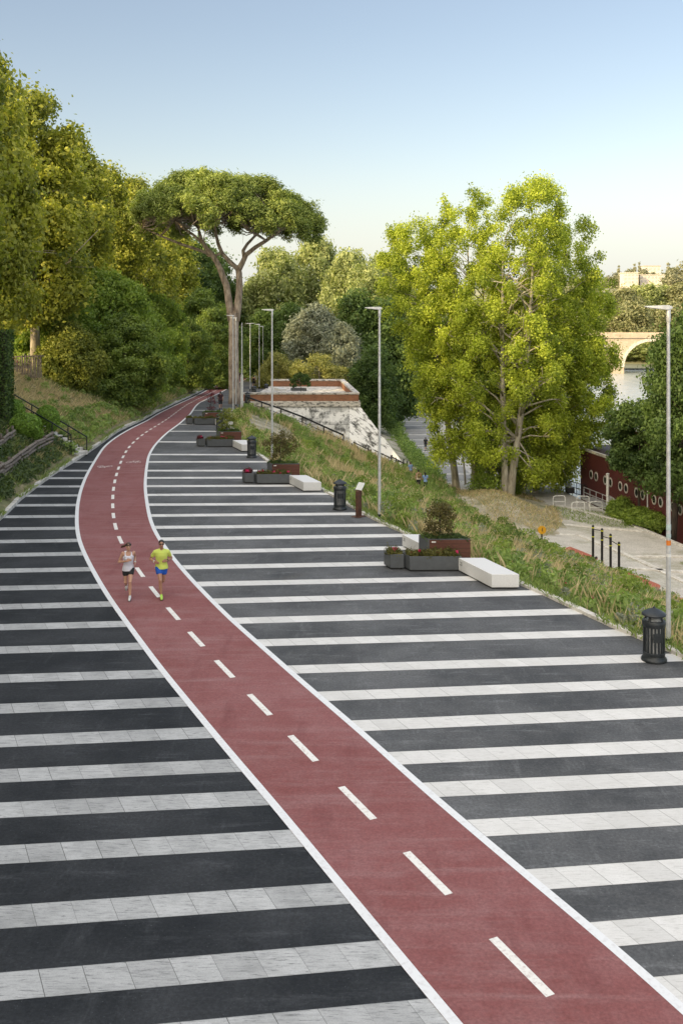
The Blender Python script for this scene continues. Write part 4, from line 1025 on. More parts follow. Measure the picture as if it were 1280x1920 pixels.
# ------------------------------------------------------------------ planters and benches
U = np.array([1.0, .015]); V_ = np.array([-.35, .937])
def para(u0, u1, v0, v1): return [tuple(U * u + V_ * v) for u, v in ((u0, v0), (u1, v0), (u1, v1), (u0, v1))]
def tub(m, u0, u1, v0, v1, z0, h, w=.03):
    m.prism(para(u0, u1, v0, v0 + w), z0, h); m.prism(para(u0, u1, v1 - w, v1), z0, h)
    m.prism(para(u0, u0 + w, v0 + w, v1 - w), z0, h); m.prism(para(u1 - w, u1, v0 + w, v1 - w), z0, h); return m
def make_trough():
    r = empty('trough_planter', (0, 0, 0)); m = tub(MB(), 0, 1.72, 0, .66, .05, .5); m.build('shell', M['planter'], r, False, .006, 1)
    m = MB(); m.prism(para(.06, 1.66, .06, .6), 0, .05); m.build('plinth', M['blk'], r)
    m = MB(); m.prism(para(.03, 1.69, .03, .63), .36, .44); m.build('soil', M['soil'], r); return r
def make_cube():
    r = empty('box_planter', (0, 0, 0)); m = tub(MB(), 0, .46, 0, .56, .05, .5); m.build('shell', M['planter'], r, False, .006, 1)
    m = MB(); m.prism(para(.05, .41, .05, .5), 0, .05); m.build('plinth', M['blk'], r)
    m = MB(); m.prism(para(.03, .43, .03, .53), .36, .44); m.build('soil', M['soil'], r); return r
def make_tall():
    r = empty('tree_planter', (0, 0, 0)); m = tub(MB(), 0, 1.45, 0, .72, .04, .92, .035); m.build('shell', M['planter'], r, False, .006, 1)
    m = MB(); m.prism(para(.06, 1.44, -.03, -.004), .10, .885); m.build('wood_panel', M['wood'], r, False, .003, 1)
    m = MB(); m.prism(para(.035, 1.415, .035, .685), .7, .82); m.build('soil', M['soil'], r)
    m = MB(); m.prism(para(.12, .26, -.036, -.0305), .80, .845); m.build('label_plate', M['white'], r); return r
def make_bench():
    r = empty('stone_bench', (0, 0, 0)); m = MB(); m.prism(para(0, .86, 0, 2.25), .04, .45); m.build('seat_block', M['bench'], r, False, .012, 2)
    m = MB(); m.prism(para(.05, .81, .05, 2.2), 0, .04); m.build('plinth', M['blk'], r)
    m = MB()
    for k, (a, b) in enumerate(((1.98, 2.15), (1.98, 2.1), (1.98, 2.15))):
        z = .33 - k * .045; q = [U * -.003 + V_ * a, U * -.003 + V_ * b]
        m.add([(*q[0], z), (*q[1], z), (*q[1], z + .02), (*q[0], z + .02)], [(0, 1, 2, 3)])
    m.build('stamped_mark', M['planter'], r, angle=None); return r
def bedding(seed, u0, u1, v0, v1, z, kind, label, group, loc, nfl):
    rng = np.random.default_rng(seed); root = empty('bedding_plants', loc, 0, label, 'plants', group); cl = []
    n = int(26 * (u1 - u0) + 8)
    for k in range(n):
        p = U * rng.uniform(u0, u1) + V_ * rng.uniform(v0, v1); cl.append((p[0], p[1], z + rng.uniform(.02, .12), rng.uniform(.07, .14)))
    foliage('leaves', rng, cl, 130, .026, M[kind], root, squash=.9)
    m = MB()
    for c in cl[::3]:
        for _ in range(3): e = (c[0] + rng.normal() * .1, c[1] + rng.normal() * .1, c[2] + rng.uniform(.08, .26)); m.tube([(c[0], c[1], z - .04), e], [.006, .003], 3)
    m.build('stem', M['bark_dark'], root, angle=None)
    if nfl:
        fc = []
        for k in range(nfl):
            p = U * rng.uniform(u0 + .05, u1 - .05) + V_ * rng.uniform(v0 - .02, v0 + .25); fc.append((p[0], p[1], z + rng.uniform(.1, .2), rng.uniform(.035, .055)))
        foliage('blossom', rng, fc, 26, .03, M['petal'], root, asp=.9)
    return root
def small_tree(seed, Ht, rad, n, per, mat, loc, label, name='ornamental_tree', leaf=.035, z0=.35):
    r = deciduous(name, seed, Ht, z0, lambda t: rad * math.sin(PI * min(1, t * .62 + .3)) ** .6, n, .1, .2, per, leaf, M[mat], M['bark_dark'], .025, 24, inner=.2)
    r.location = loc; return tag(r, label, 'tree')
tr0, cu0, ta0, be0 = make_trough(), make_cube(), make_tall(), make_bench()
GR = [((768, 1072), 'nearest', 'of the nearest planter group'), ((482, 908), 'second', 'of the second planter group'),
      ((389, 838.5), 'third', 'of the third planter group'), ((365, 796.5), 'farthest', 'of the farthest planter group')]
for i, (pp_, nm, wh) in enumerate(GR):
    X, Y = gpt(*pp_); z = gz(Y) + .006; s_ = 1.0
    def at(u, v): q = U * u + V_ * v; return (X + q[0], Y + q[1], z)
    o = tr0 if i == 0 else copy_tree(tr0); o.location = at(0, 0); tag(o, 'long grey trough planter ' + wh, 'planter', 'long grey trough planters')
    o = cu0 if i == 0 else copy_tree(cu0); o.location = at(-.53, .30); tag(o, 'small grey box planter ' + wh, 'planter', 'small grey box planters')
    o = ta0 if i == 0 else copy_tree(ta0); o.location = at(.92, .76); tag(o, 'tall planter with red brown wooden front ' + wh, 'planter', 'tall wood fronted planters')
    o = be0 if i == 0 else copy_tree(be0); o.location = at(1.62, -2.24); tag(o, 'pale stone bench in front ' + wh, 'bench', 'pale stone benches')
    if i == 0:
        o = copy_tree(be0); o.location = at(1.28, 1.52); tag(o, 'pale stone bench behind the tall planter of the nearest planter group', 'bench', 'pale stone benches')
    bk = ['lf_bed', 'lf_bed', 'lf_bed', 'lf_bed'][i]
    bedding(200 + i, .08, 1.66, .08, .58, .45, bk, 'low flowering plants in the long trough ' + wh, 'plants in the troughs', at(0, 0), [5, 9, 6, 2][i])
    bedding(210 + i, .07, .40, .08, .5, .45, ['lf_bed', 'lf_redleaf', 'lf_redleaf', 'lf_bed'][i], ['green plants with a pink bloom in the small box ', 'crimson leaved plants in the small box ', 'crimson leaved plants in the small box ', 'sparse plants in the small box '][i] + wh, 'plants in the small boxes', at(-.53, .30), [4, 3, 5, 0][i])
    c = at(1.5, 1.12); c = (c[0], c[1], z + .8)
    small_tree(220 + i, [1.25, 1.75, 1.5, 1.9][i], [.55, .78, .6, .34][i], [58, 66, 50, 18][i], [42, 52, 55, 40][i], ['lf_maple', 'lf_maple', 'lf_bush', 'lf_redleaf'][i], c,
               ['airy bronze green shrub in the tall planter ', 'dense bronze leaved small tree in the tall planter ', 'olive green shrub in the tall planter ', 'thin sparse reddish sapling in the tall planter '][i] + wh)
    bedding(230 + i, .08, 1.36, .1, .62, .83, 'lf_dark', 'green ground plants around the stem in the tall planter ' + wh, 'plants in the tall planters', at(.92, .76), 0)
# planter set on the bastion terrace
zt = -.93
o = copy_tree(ta0); o.location = (-5.2, 112.5, zt - .45); tag(o, 'low planter with a round tree on the bastion terrace', 'planter', 'tall wood fronted planters')
small_tree(241, 2.6, 1.2, 60, 120, 'lf_dark', (-4.6, 113, zt + .1), 'small round headed tree on the bastion terrace', leaf=.06, z0=1.1)
o = copy_tree(be0); o.location = (-7.4, 119.5, zt); tag(o, 'pale stone bench on the bastion terrace', 'bench', 'pale stone benches')
o = copy_tree(tr0); o.location = (-5.9, 119.8, zt); tag(o, 'long grey trough planter on the bastion terrace', 'planter', 'long grey trough planters')
bedding(242, .1, 3.2, .0, .4, .0, 'lf_bed', 'low flowering plants along the bastion terrace planter', None, (-6.2, 111.5, zt + .1), 7)

# ------------------------------------------------------------------ the bastion
t = NT('old_stone_blocks'); v = t.coord('Object'); s = t.n('ShaderNodeSeparateXYZ'); t.l(v, s.inputs[0])
cb = t.n('ShaderNodeCombineXYZ'); t.l(s.outputs['X'], cb.inputs[0]); t.l(s.outputs['Z'], cb.inputs[1])
br = t.n('ShaderNodeTexBrick'); t.l(cb.outputs[0], br.inputs['Vector']); br.inputs['Scale'].default_value = 1.0
br.inputs['Brick Width'].default_value = 1.25; br.inputs['Row Height'].default_value = .62; br.inputs['Mortar Size'].default_value = .018
br.inputs['Color1'].default_value = (.62, .61, .58, 1); br.inputs['Color2'].default_value = (.36, .36, .35, 1); br.inputs['Mortar'].default_value = (.1, .1, .09, 1)
st = t.noise(t.coord('Object', (1.5, 1.5, .35)), .9, 8, .72); n2 = t.noise(v, .55, 6, .7)
c = t.mix(t.ramp(n2, [(.45, 0.0), (.56, .85)]), br.outputs['Color'], (.80, .79, .76))
c = t.mix(t.ramp(st, [(.50, 0.0), (.60, .9)]), c, (.075, .075, .07))
right = t.math('GREATER_THAN', s.outputs['X'], .85)
dg = t.n('ShaderNodeMapping'); dg.inputs['Rotation'].default_value = (0, R(45), 0); t.l(v, dg.inputs['Vector']); dg2 = t.n('ShaderNodeMapping'); dg2.inputs['Scale'].default_value = (2.2, 1, .55); t.l(dg.outputs[0], dg2.inputs['Vector'])
w1 = t.noise(dg2.outputs[0], 1.2, 8, .75)
wc = t.ramp(w1, [(.38, (.06, .06, .055)), (.45, (.40, .39, .37)), (.5, (.88, .87, .85)), (.8, (.80, .79, .77))])
c = t.mix(right, c, wc)
M['blocks'] = t.finish(c, .9, 0, t.bump(t.mix(.5, br.outputs['Fac'], st), .5, .05), .2)
t = NT('orange_brick'); v = t.coord('Object'); s = t.n('ShaderNodeSeparateXYZ'); t.l(v, s.inputs[0]); cb = t.n('ShaderNodeCombineXYZ'); t.l(t.math('ADD', s.outputs['X'], s.outputs['Y']), cb.inputs[0]); t.l(s.outputs['Z'], cb.inputs[1])
br = t.n('ShaderNodeTexBrick'); t.l(cb.outputs[0], br.inputs['Vector']); br.inputs['Brick Width'].default_value = .26; br.inputs['Row Height'].default_value = .075; br.inputs['Mortar Size'].default_value = .01; br.inputs['Scale'].default_value = 1
br.inputs['Color1'].default_value = (.36, .145, .075, 1); br.inputs['Color2'].default_value = (.25, .10, .055, 1); br.inputs['Mortar'].default_value = (.28, .2, .14, 1)
c = t.mix(t.ramp(t.noise(v, 1.3, 6, .7), [(.5, 0.0), (.75, .6)]), br.outputs['Color'], (.12, .07, .05)); M['brick'] = t.finish(c, .9, 0, None, .2)
M['coping'] = simple('weathered_travertine', (.62, .58, .52), (.13, .125, .11), 2.2, .85, 0, .4, 'Object', (1, 1, 2.5), lo=.38, hi=.52)
M['terr'] = simple('pale_terrace_paving', (.25, .25, .245), (.17, .17, .165), 1.5, .8)
ba = empty('stone_bastion', (0, 0, 0), 0, 'old stone bastion with brick parapet jutting from the bank right of the pine', 'bastion')
m = MB(); m.add([(-11, 106.1, -1.3), (1.95, 106.1, -1.3), (8.3, 98.9, -9.2), (-11, 98.9, -9.2), (.4, 127.6, -1.3), (6.2, 127.6, -9.2)], [(0, 1, 2, 3), (1, 4, 5, 2)]); m.build('scarp_wall', M['blocks'], ba, angle=None)
out = [(-10.45, 106), (1.84, 106), (.28, 127.5), (-9.2, 127.5)]
m = MB(); m.prism([(-10.4, 105.82), (2.02, 105.82), (.45, 127.7), (-9.2, 127.7)], -1.36, -.77); m.build('cornice', M['coping'], ba, False, .04, 1)
def wall_line(a, b, w, z0, z1):
    a = Vector((*a, 0)); b = Vector((*b, 0)); d = (b - a).normalized(); n = Vector((-d.y, d.x, 0)) * w; return [tuple((a)[:2]), tuple(b[:2]), tuple((b + n)[:2]), tuple((a + n)[:2])]
m = MB(); i_ = .45
m.prism([(-10.45, 106), (1.84, 106), (1.84 - i_, 106 + i_), (-10.45, 106 + i_)], -.77, -.07)
m.prism([(1.84, 106), (.28, 127.5), (.28 - i_, 127.5 - i_), (1.84 - i_, 106 + i_)], -.768, -.068)
m.prism([(.28, 127.5), (-9.0, 127.5), (-9.0, 127.5 - i_), (.28 - i_, 127.5 - i_)], -.766, -.066); m.build('parapet', M['brick'], ba)
m = MB(); e = .07
m.prism([(-10.5, 106 - e), (1.84 + e, 106 - e), (1.84 - i_ - e, 106 + i_ + e), (-10.5, 106 + i_ + e)], -.064, .14)
m.prism([(1.84 + e, 106 - e), (.28 + e, 127.5 + e), (.28 - i_ - e, 127.5 - i_ - e), (1.84 - i_ - e, 106 + i_ + e)], -.062, .142)
m.prism([(.28 + e, 127.5 + e), (-9.05, 127.5 + e), (-9.05, 127.5 - i_ - e), (.28 - i_ - e, 127.5 - i_ - e)], -.06, .144); m.build('coping', M['coping'], ba, False, .015, 1)
m = MB(); m.add([(-10.4, 106.4, zt), (1.4, 106.4, zt), (-.1, 127.1, zt), (-9.6, 127.1, zt)], [(0, 1, 2, 3)]); m.build('terrace_floor', M['terr'], ba, angle=None)

# handrail of the steps beside the bastion
r = empty('step_handrail', (-9.9, 102.6, hz(-9.9, 102.6)), 0, 'dark handrail running down the steps in front of the bastion', 'handrail'); m = MB(); p0 = None
ox, oy, oz = r.location; bx = [(-9.9, 102.6), (-8.2, 102.4), (-6.2, 102.2), (-4.0, 102), (-1.8, 101.5), (.2, 101.0)]
for k, (x, y) in enumerate(bx):
    z = hz(x, y); h = 1.05
    q = MB(); q.bar((x - ox, y - oy, z - .3 - oz), (x - ox, y - oy, z + h - oz), .12); q.build('post', M['blk'], r)
    if p0: m.bar((p0[0] - ox, p0[1] - oy, p0[2] + h - oz), (x - ox, y - oy, z + h - oz), .17, .15); m.bar((p0[0] - ox, p0[1] - oy, p0[2] + .5 - oz), (x - ox, y - oy, z + .5 - oz), .06)
    p0 = (x, y, z)
m.build('rail', M['blk'], r)
r = empty('picket_fence', (1.2, 101.0, hz(1.2, 101)), 0, 'broken dark wooden fence on the bank below the bastion', 'fence'); ox, oy, oz = r.location; m = MB(); rr = random.Random(4); p0 = None; m2 = MB()
for k in range(26):
    x = 1.2 + k * .23; y = 100.3 - k * .05; z = hz(x, y)
    if k in (3, 4, 5, 13, 14): continue
    hh = rr.uniform(.6, 1.15); m.bar((x - ox, y - oy, z - .2 - oz), (x - ox + rr.uniform(-.22, .22), y - oy, z + hh - oz), .11)
for k in (0, 9, 17): 
    x = 1.2 + k * .23; x2 = x + 8 * .23; m2.bar((x - ox, 100.2 - oy, hz(x, 101) + .85 - oz), (x2 - ox, 99.9 - oy, hz(x2, 101) + .7 - oz), .09)
m.build('picket', M['blk'], r); m2.build('rail', M['blk'], r)
m = MB()
for k in range(30):
    x = -9.6 + k * .42; y = 103.2 - k * .05; z = hz(x, y); m.box((x, y, z - .02), (.44, 1.3, .2))
tag(m.build('stairs', M['kerb'], None, False, .01, 1), kind='structure')

# ------------------------------------------------------------------ quay: paths, rubber, training bars
t_ = ground_mat('grey_path', [(.30, .295, .28), (.36, .355, .34), (.27, .265, .25), (.33, .325, .31)]); M['qpath'] = t_
rows = [[(a, y, ZQ + .006), (b, y, ZQ + .006)] for y, a, b in ((100, 10.6, 14.5), (107, 10.2, 14), (114, 9.8, 13.6), (125, 9.3, 13.2), (140, 9.2, 13.4), (160, 9.8, 14), (190, 11, 15), (240, 12, 17))]
tag(grid_mesh('quay_path', rows, M['qpath'], smooth=False), kind='structure')
for y in np.arange(101.5, 180, 5.8):
    a = float(np.interp(y, [100, 107, 114, 125, 140, 160, 190], [10.6, 10.2, 9.8, 9.3, 9.2, 9.8, 11])); m = MB(); m.add([(a, y, ZQ + .012), (a + 4, y, ZQ + .012), (a + 4, y + .6, ZQ + .012), (a, y + .6, ZQ + .012)], [(0, 1, 2, 3)])
    tag(m.build('stone_band_paving', M['kerb'], angle=None), kind='structure')
M['rubber'] = simple('red_rubber', (.40, .125, .075), (.30, .09, .06), 20, .9, 0, .2, 'World')
def blob(name, pts, z, mat):
    P = smooth_curve(pts + pts[:2], .25, .15); m = MB(); n = len(P); m.add([(float(p[0]), float(p[1]), z) for p in P], [tuple(range(n))]); return tag(m.build(name, mat, angle=None), kind='structure')
blob('rubber_ground', [(13.6, 72.0), (14.6, 75.4), (16.6, 75.2), (18.0, 71.4), (17.3, 69.8), (15.5, 70.2)], ZQ + .016, M['rubber'])
blob('rubber_ground', [(17.2, 66.4), (18.0, 68.4), (19.2, 67), (20.4, 63.6), (19.6, 62.0), (18.4, 63)], ZQ + .016, M['rubber'])
blob('rubber_ground', [(20.0, 58), (20.4, 61), (22.2, 60.0), (22.8, 56), (21.4, 54)], ZQ + .016, M['rubber'])
m = MB()
for pts in (((12.8, 78), (18.5, 78)), ((18.5, 78), (20.8, 70.2), (22.6, 62)), ((20.8, 71), (25.8, 71)), ((19.5, 67.8), (25, 66.2)), ((16.0, 82.6), (24.0, 79.2)), ((19.5, 90), (23.6, 82.5), (27.2, 66))):
    for a, b in zip(pts[:-1], pts[1:]): m.bar((*a, ZQ + .03), (*b, ZQ + .03), .42, .14)
tag(m.build('quay_kerb', M['kerb'], None, False, .02, 1), kind='structure')
M['tuft_q'] = M['grass_green']
r = empty('pull_up_bars', (17.15, 68, ZQ), 0, 'black pull up bars of four stepped posts with yellow collars', 'exercise bars'); PB = [(17.15, 68, 2.85), (17.66, 67.6, 2.72), (18.05, 66.9, 2.5), (18.2, 65.4, 2.3)]; zq = ZQ
for x, y, h in PB:
    q = MB(); q.tube([(x - 17.15, y - 68, 0), (x - 17.15, y - 68, h)], .085, 12); q.ball((x - 17.15, y - 68, h), .088, 10, 6); po = q.build('post', M['blk'], r, True)
    for dz in (.14, .75 if y > 66 else 1.9, ):
        q = MB(); q.lathe([(.089, h - dz), (.095, h - dz + .01), (.095, h - dz + .06), (.089, h - dz + .07)], 12, (x - 17.15, y - 68, 0)); q.build('collar', M['lime'], po, True)
for (a, b, dz) in ((PB[0], PB[1], .18), (PB[1], PB[2], .5), (PB[2], PB[3], .32)):
    h = min(a[2], b[2]) - dz * .5; q = MB(); q.tube([(a[0] - 17.15, a[1] - 68, h), (b[0] - 17.15, b[1] - 68, h)], .028, 8); q.build('bar', M['blk'], r, True)
r = empty('exercise_sign', (14.72, 73.3, ZQ), 0, 'round yellow exercise sign on a black post beside the seated woman', 'sign')
m = MB(); m.tube([(0, 0, 0), (0, 0, 1.7)], .06, 10); m.build('post', M['blk'], r, True)
m = MB(); m.tube([(0, -.06, 1.45), (0, -.1, 1.45)], [.30, .30], 24); m.build('disc', M['yellow'], r, True)
m = MB(); m.ball((.03, -.108, 1.58), (.035, .008, .035), 8, 6); m.bar((.03, -.108, 1.54), (.03, -.108, 1.36), .05, .01); m.bar((.03, -.108, 1.5), (-.07, -.108, 1.44), .03, .01); m.bar((.03, -.108, 1.37), (.08, -.108, 1.26), .03, .01); m.build('pictogram', M['blk'], r)

# ------------------------------------------------------------------ bicycle hoops, gangway, moored boat
def make_hoop():
    r = empty('bicycle_hoop', (0, 0, 0)); m = MB(); pts = [(-.55, 0, 0), (-.55, 0, .72)] + [(-.35 - .2 * math.cos(a), 0, .72 + .2 * math.sin(a)) for a in np.linspace(.3, PI / 2, 4)] + [(.35 + .2 * math.sin(a), 0, .72 + .2 * math.cos(a)) for a in np.linspace(0, PI / 2, 5)] + [(.55, 0, 0)]
    m.tube(pts, .04, 8); m.build('hoop', M['white'], r, True); m = MB(); m.tube([(-.55, 0, .4), (.55, 0, .4)], .028, 6); m.build('crossbar', M['white'], r, True); return r
hp = make_hoop()
for i, (x, y, lab) in enumerate([(20.6, 86.8, 'white bicycle hoop at the left front of the quay'), (22.2, 87.0, 'white bicycle hoop right of the front left one'), (21.7, 89.6, 'white bicycle hoop standing behind the two front ones'), (19.6, 89.8, 'white bicycle hoop closest to the poplar trunks')]):
    o = hp if i == 0 else copy_tree(hp); o.location = (x, y, ZQ); o.rotation_euler = (0, 0, .1 * (i % 2)); tag(o, lab, 'bicycle rack', 'white bicycle hoops on the quay')
def rail(name, pts, h, mat, label, n=6, balusters=0):
    r = empty(name, pts[0], 0, label, 'railing'); o = Vector(pts[0]); m = MB()
    for a, b in zip(pts[:-1], pts[1:]):
        a = Vector(a) - o; b = Vector(b) - o
        for hh in (h, h * .55, .12): m.bar(a + Vector((0, 0, hh)), b + Vector((0, 0, hh)), .05)
        for k in range(n + 1):
            p = a.lerp(b, k / n); q = MB(); q.bar(p, p + Vector((0, 0, h)), .05); q.build('post', M[mat], r)
        for k in range(balusters): p = a.lerp(b, (k + .5) / balusters); m.bar(p + Vector((0, 0, .12)), p + Vector((0, 0, h)), .025)
    m.build('rails', M[mat], r); return r
rail('quay_railing', [(21.6, 98.0, ZQ), (23.0, 93.5, ZQ)], 1.15, 'blk', 'black quay railing with upright bars at the head of the gangway', 5, 16)
rail('gangway_railing', [(22.6, 93, ZQ + .1), (24.1, 85.5, ZQ + .1)], 1.05, 'galv', 'grey railing sloping along the gangway before the red boat', 6, 0)
r = empty('gangway', (22.9, 93, ZQ), 0, 'grey metal gangway lying at the quay edge beside the bicycle hoops', 'gangway'); m = MB(); m.bar((0, 0, .12), (1.3, -7.5, .12), 1.1, .12); m.build('deck', M['galv'], r)
for dx in (-.5, .5): m = MB(); m.bar((dx, 0, .2), (1.3 + dx, -7.5, .2), .08, .1); m.build('side_beam', M['galv'], r)
def beam(a, b, lab):
    r = empty('mooring_beam', a, 0, lab, 'mooring beam', 'steel mooring beams'); d = Vector(b) - Vector(a); m = MB(); m.bar((0, 0, 0), d, .42, .34); m.build('arm', M['galv'], r); m = MB(); m.box((0, 0, -.1), (.7, .9, .5)); m.build('hinge_foot', M['blk'], r, False, .02, 1)
beam((24.2, 88.6, -8.3), (26.2, 112, -6.6), 'long grey steel mooring beam slanting up left in front of the red boat')
beam((21.9, 95.6, -8.3), (23.6, 113, -6.9), 'shorter grey steel mooring beam left of the black quay railing')
M['hull'] = wood_mat('red_boat_boards', (.165, .048, .045), (.095, .028, .028), (1, .25, 9))
bo = empty('moored_boat', (23.3, 97.2, ZW), math.atan2(-.157, .988) , 'long dark red boarded boat with round portholes moored along the quay', 'boat')
bo.rotation_euler = (0, 0, R(9.03))   # local -Y runs along the quay towards the viewer
m = MB(); m.prism([(0, 0), (0, -38), (7, -38), (7, 0), (3.5, 2.2)], -.4, 5.4); m.build('hull', M['hull'], bo)
m = MB(); m.prism([(1.4, -8), (1.4, -34), (6.4, -34), (6.4, -8)], 5.4, 8.2); cab = m.build('cabin', M['hull'], bo)
m = MB(); m.prism([(.9, -7.4), (.9, -35), (6.9, -35), (6.9, -7.4)], 8.2, 8.45); m.build('roof', M['white'], bo, False, .03, 1)
m = MB(); m.prism([(-.08, .1), (-.08, -38.1), (.12, -38.1), (.12, .1)], 5.3, 5.55); m.build('gunwale', M['kerb'], bo)
for k in range(16):
    y = -2.6 - (k // 2) * 3.2 - (k % 2) * 1.15; q = MB(); n = 20; vs = []
    for r0, xo in ((.38, -.05), (.26, -.05), (.38, .02)):
        for j_ in range(n): a = 2 * PI * j_ / n; vs.append((xo, y + r0 * math.cos(a), 3.25 + r0 * math.sin(a) * 1.15))
    q.add(vs, [(j_, (j_ + 1) % n, n + (j_ + 1) % n, n + j_) for j_ in range(n)] + [(j_, (j_ + 1) % n, 2 * n + (j_ + 1) % n, 2 * n + j_) for j_ in range(n)]); po = q.build('porthole', M['kerb'], bo, angle=None)
    q = MB(); q.add([(-.02, y + .27 * math.cos(2 * PI * j_ / n), 3.25 + .31 * math.sin(2 * PI * j_ / n)) for j_ in range(n)], [tuple(range(n))]); q.build('pane', M['glass'], po, angle=None)
for k in range(9):
    y = -10.2 - k * 2.75; q = MB()
    for dy in (-.75, 0, .75): q.box((1.37, y + dy, 6.8), (.08, .09, 1.5))
    for dz in (-.75, .75): q.box((1.37, y, 6.8 + dz), (.078, 1.6, .09))
    w_ = q.build('window', M['white'], bo); q = MB(); q.box((1.385, y, 6.8), (.02, 1.5, 1.5)); q.build('pane', M['glass'], w_)
for i, (x, y, h, mt, lab) in enumerate([(23.6, 88.4, 3.1, 'white', 'white mooring post standing at the end of the gangway'), (25.6, 83.2, 2.6, 'lampw', 'pale mooring post between the shrubs and the red boat'), (26.3, 81.6, 3.0, 'galv', 'grey mooring post nearest the dark tree at the quay edge')]):
    r = empty('mooring_post', (x, y, ZQ), 0, lab, 'post', 'mooring posts along the quay edge'); m = MB(); m.tube([(0, 0, -.3), (0, 0, h)], .13, 12); m.build('tube', M[mt], r, True); m = MB(); m.lathe([(.14, h - .02), (.17, h), (.17, h + .06), (.02, h + .1)], 12); m.build('cap', M[mt], r, True)

# ------------------------------------------------------------------ stone bridge over the river
t = NT('bridge_stone'); v = t.coord('World'); s = t.n('ShaderNodeSeparateXYZ'); t.l(v, s.inputs[0]); cb = t.n('ShaderNodeCombineXYZ'); t.l(s.outputs['X'], cb.inputs[0]); t.l(s.outputs['Z'], cb.inputs[1])
br = t.n('ShaderNodeTexBrick'); t.l(cb.outputs[0], br.inputs['Vector']); br.inputs['Scale'].default_value = 1; br.inputs['Brick Width'].default_value = 1.6; br.inputs['Row Height'].default_value = .7; br.inputs['Mortar Size'].default_value = .02
br.inputs['Color1'].default_value = (.50, .42, .33, 1); br.inputs['Color2'].default_value = (.42, .35, .27, 1); br.inputs['Mortar'].default_value = (.33, .28, .22, 1)
M['bridge'] = t.finish(t.mix(t.ramp(t.noise(v, .3, 6, .7), [(.45, 0.0), (.7, .6)]), br.outputs['Color'], (.30, .26, .21)), .9, 0, None, .2)
bd = empty('stone_bridge', (0, 0, 0), 0, 'pale stone arch bridge crossing the river far behind the poplars', 'bridge')
Yb, Yb2, zd, zsp, ra, cx0, pit = 306, 318, 1.0, -8.0, 8.6, 95.3, 20.4
m = MB(); vs = []; fs = []
xs = []
for k in range(-3, 4):
    cxx = cx0 + k * pit
    for a in np.linspace(PI, 0, 17): xs.append((cxx + ra * math.cos(a), zsp + ra * .92 * math.sin(a)))
lo = []
for x, z in xs: lo.append((x, z))
x0, x1 = lo[0][0] - 3.2, lo[-1][0] + 3.2
pts = [(x0, zd)] + [(x0, ZW - 2), (lo[0][0], ZW - 2)]
for k in range(7):
    seg = lo[k * 17:(k + 1) * 17]; pts += seg; pts += [(seg[-1][0], ZW - 2), ((lo[(k + 1) * 17][0] if k < 6 else x1), ZW - 2)]
pts += [(x1, zd)]
# faces as column strips between the lower outline and the deck
low = pts[1:-1]
for i in range(len(low) - 1):
    a, b = low[i], low[i + 1]
    if abs(a[0] - b[0]) < 1e-6:
        m.add([(a[0], Yb, a[1]), (b[0], Yb, b[1]), (b[0], Yb2, b[1]), (a[0], Yb2, a[1])], [(0, 1, 2, 3)]); continue
    m.add([(a[0], Yb, a[1]), (b[0], Yb, b[1]), (b[0], Yb, zd), (a[0], Yb, zd)], [(0, 1, 2, 3)])
    m.add([(a[0], Yb, a[1]), (b[0], Yb, b[1]), (b[0], Yb2, b[1]), (a[0], Yb2, a[1])], [(0, 1, 2, 3)])
    m.add([(a[0], Yb2, a[1]), (b[0], Yb2, b[1]), (b[0], Yb2, zd), (a[0], Yb2, zd)], [(3, 2, 1, 0)])
m.build('arches', M['bridge'], bd, angle=None)
m = MB(); m.box(((x0 + x1) / 2, Yb - .1, zd + .2), (x1 - x0, .9, .5)); m.build('string_course', M['bridge'], bd)
m = MB(); m.box(((x0 + x1) / 2, Yb + .4, zd + .95), (x1 - x0, .5, 1.0)); m.box(((x0 + x1) / 2, Yb2 - .4, zd + .95), (x1 - x0, .5, 1.0)); m.build('parapet', M['bridge'], bd)
m = MB(); m.box(((x0 + x1) / 2, (Yb + Yb2) / 2, zd + .05), (x1 - x0, 11, .3)); m.build('deck', M['bridge'], bd)
for k in range(-3, 4):
    cxx = cx0 + k * pit; m = MB()
    A = np.linspace(PI, 0, 17)
    for a, b in zip(A[:-1], A[1:]):
        q = [(cxx + rr_ * math.cos(w), zsp + rr_ * .92 * math.sin(w)) for rr_, w in ((ra, a), (ra, b), (ra + 1.0, b), (ra + 1.0, a))]
        m.add([(x, Yb - .16, z) for x, z in q] + [(x, Yb + .02, z) for x, z in q], [(0, 1, 2, 3), (0, 1, 5, 4), (3, 2, 6, 7), (1, 2, 6, 5)])
    m.build('arch_ring', M['coping'], bd, angle=None)

# hillside buildings
M['villa'] = simple('pale_render', (.66, .60, .53), (.55, .50, .44), .2, .8); M['villawin'] = simple('pale_window', (.46, .44, .42), (.40, .385, .37), 1, .5); M['roof'] = simple('faded_roof', (.50, .40, .33), (.4, .33, .28), .4, .9)  # hill buildings: haze put into wall and window colours, pale and low contrast
def villa(name, px, py_top, Y, wpx, hpx, label, storeys, nwin, roof=False):
    X = (px - 640) * Y / F; zt_ = H - (py_top - YH) * Y / F; w = wpx * Y / F; h = hpx * Y / F
    r = empty(name, (X, Y, zt_ - h), 0, label, 'building'); m = MB(); m.box((0, 6, h / 2 - 3), (w, 12, h + 6)); m.build('wall', M['villa'], r)
    m = MB(); m.box((0, 6, h + .3), (w + 1, 13, .6)); m.build('roof', M['roof' if roof else 'villa'], r)
    for s_ in range(storeys):
        for k in range(nwin):
            q = MB(); q.box((-w / 2 + w * (k + .5) / nwin, -.05, h * (s_ + .5) / storeys), (w / nwin * .55, .3, h / storeys * .5)); q.build('window', M['villawin'], r)
    return r
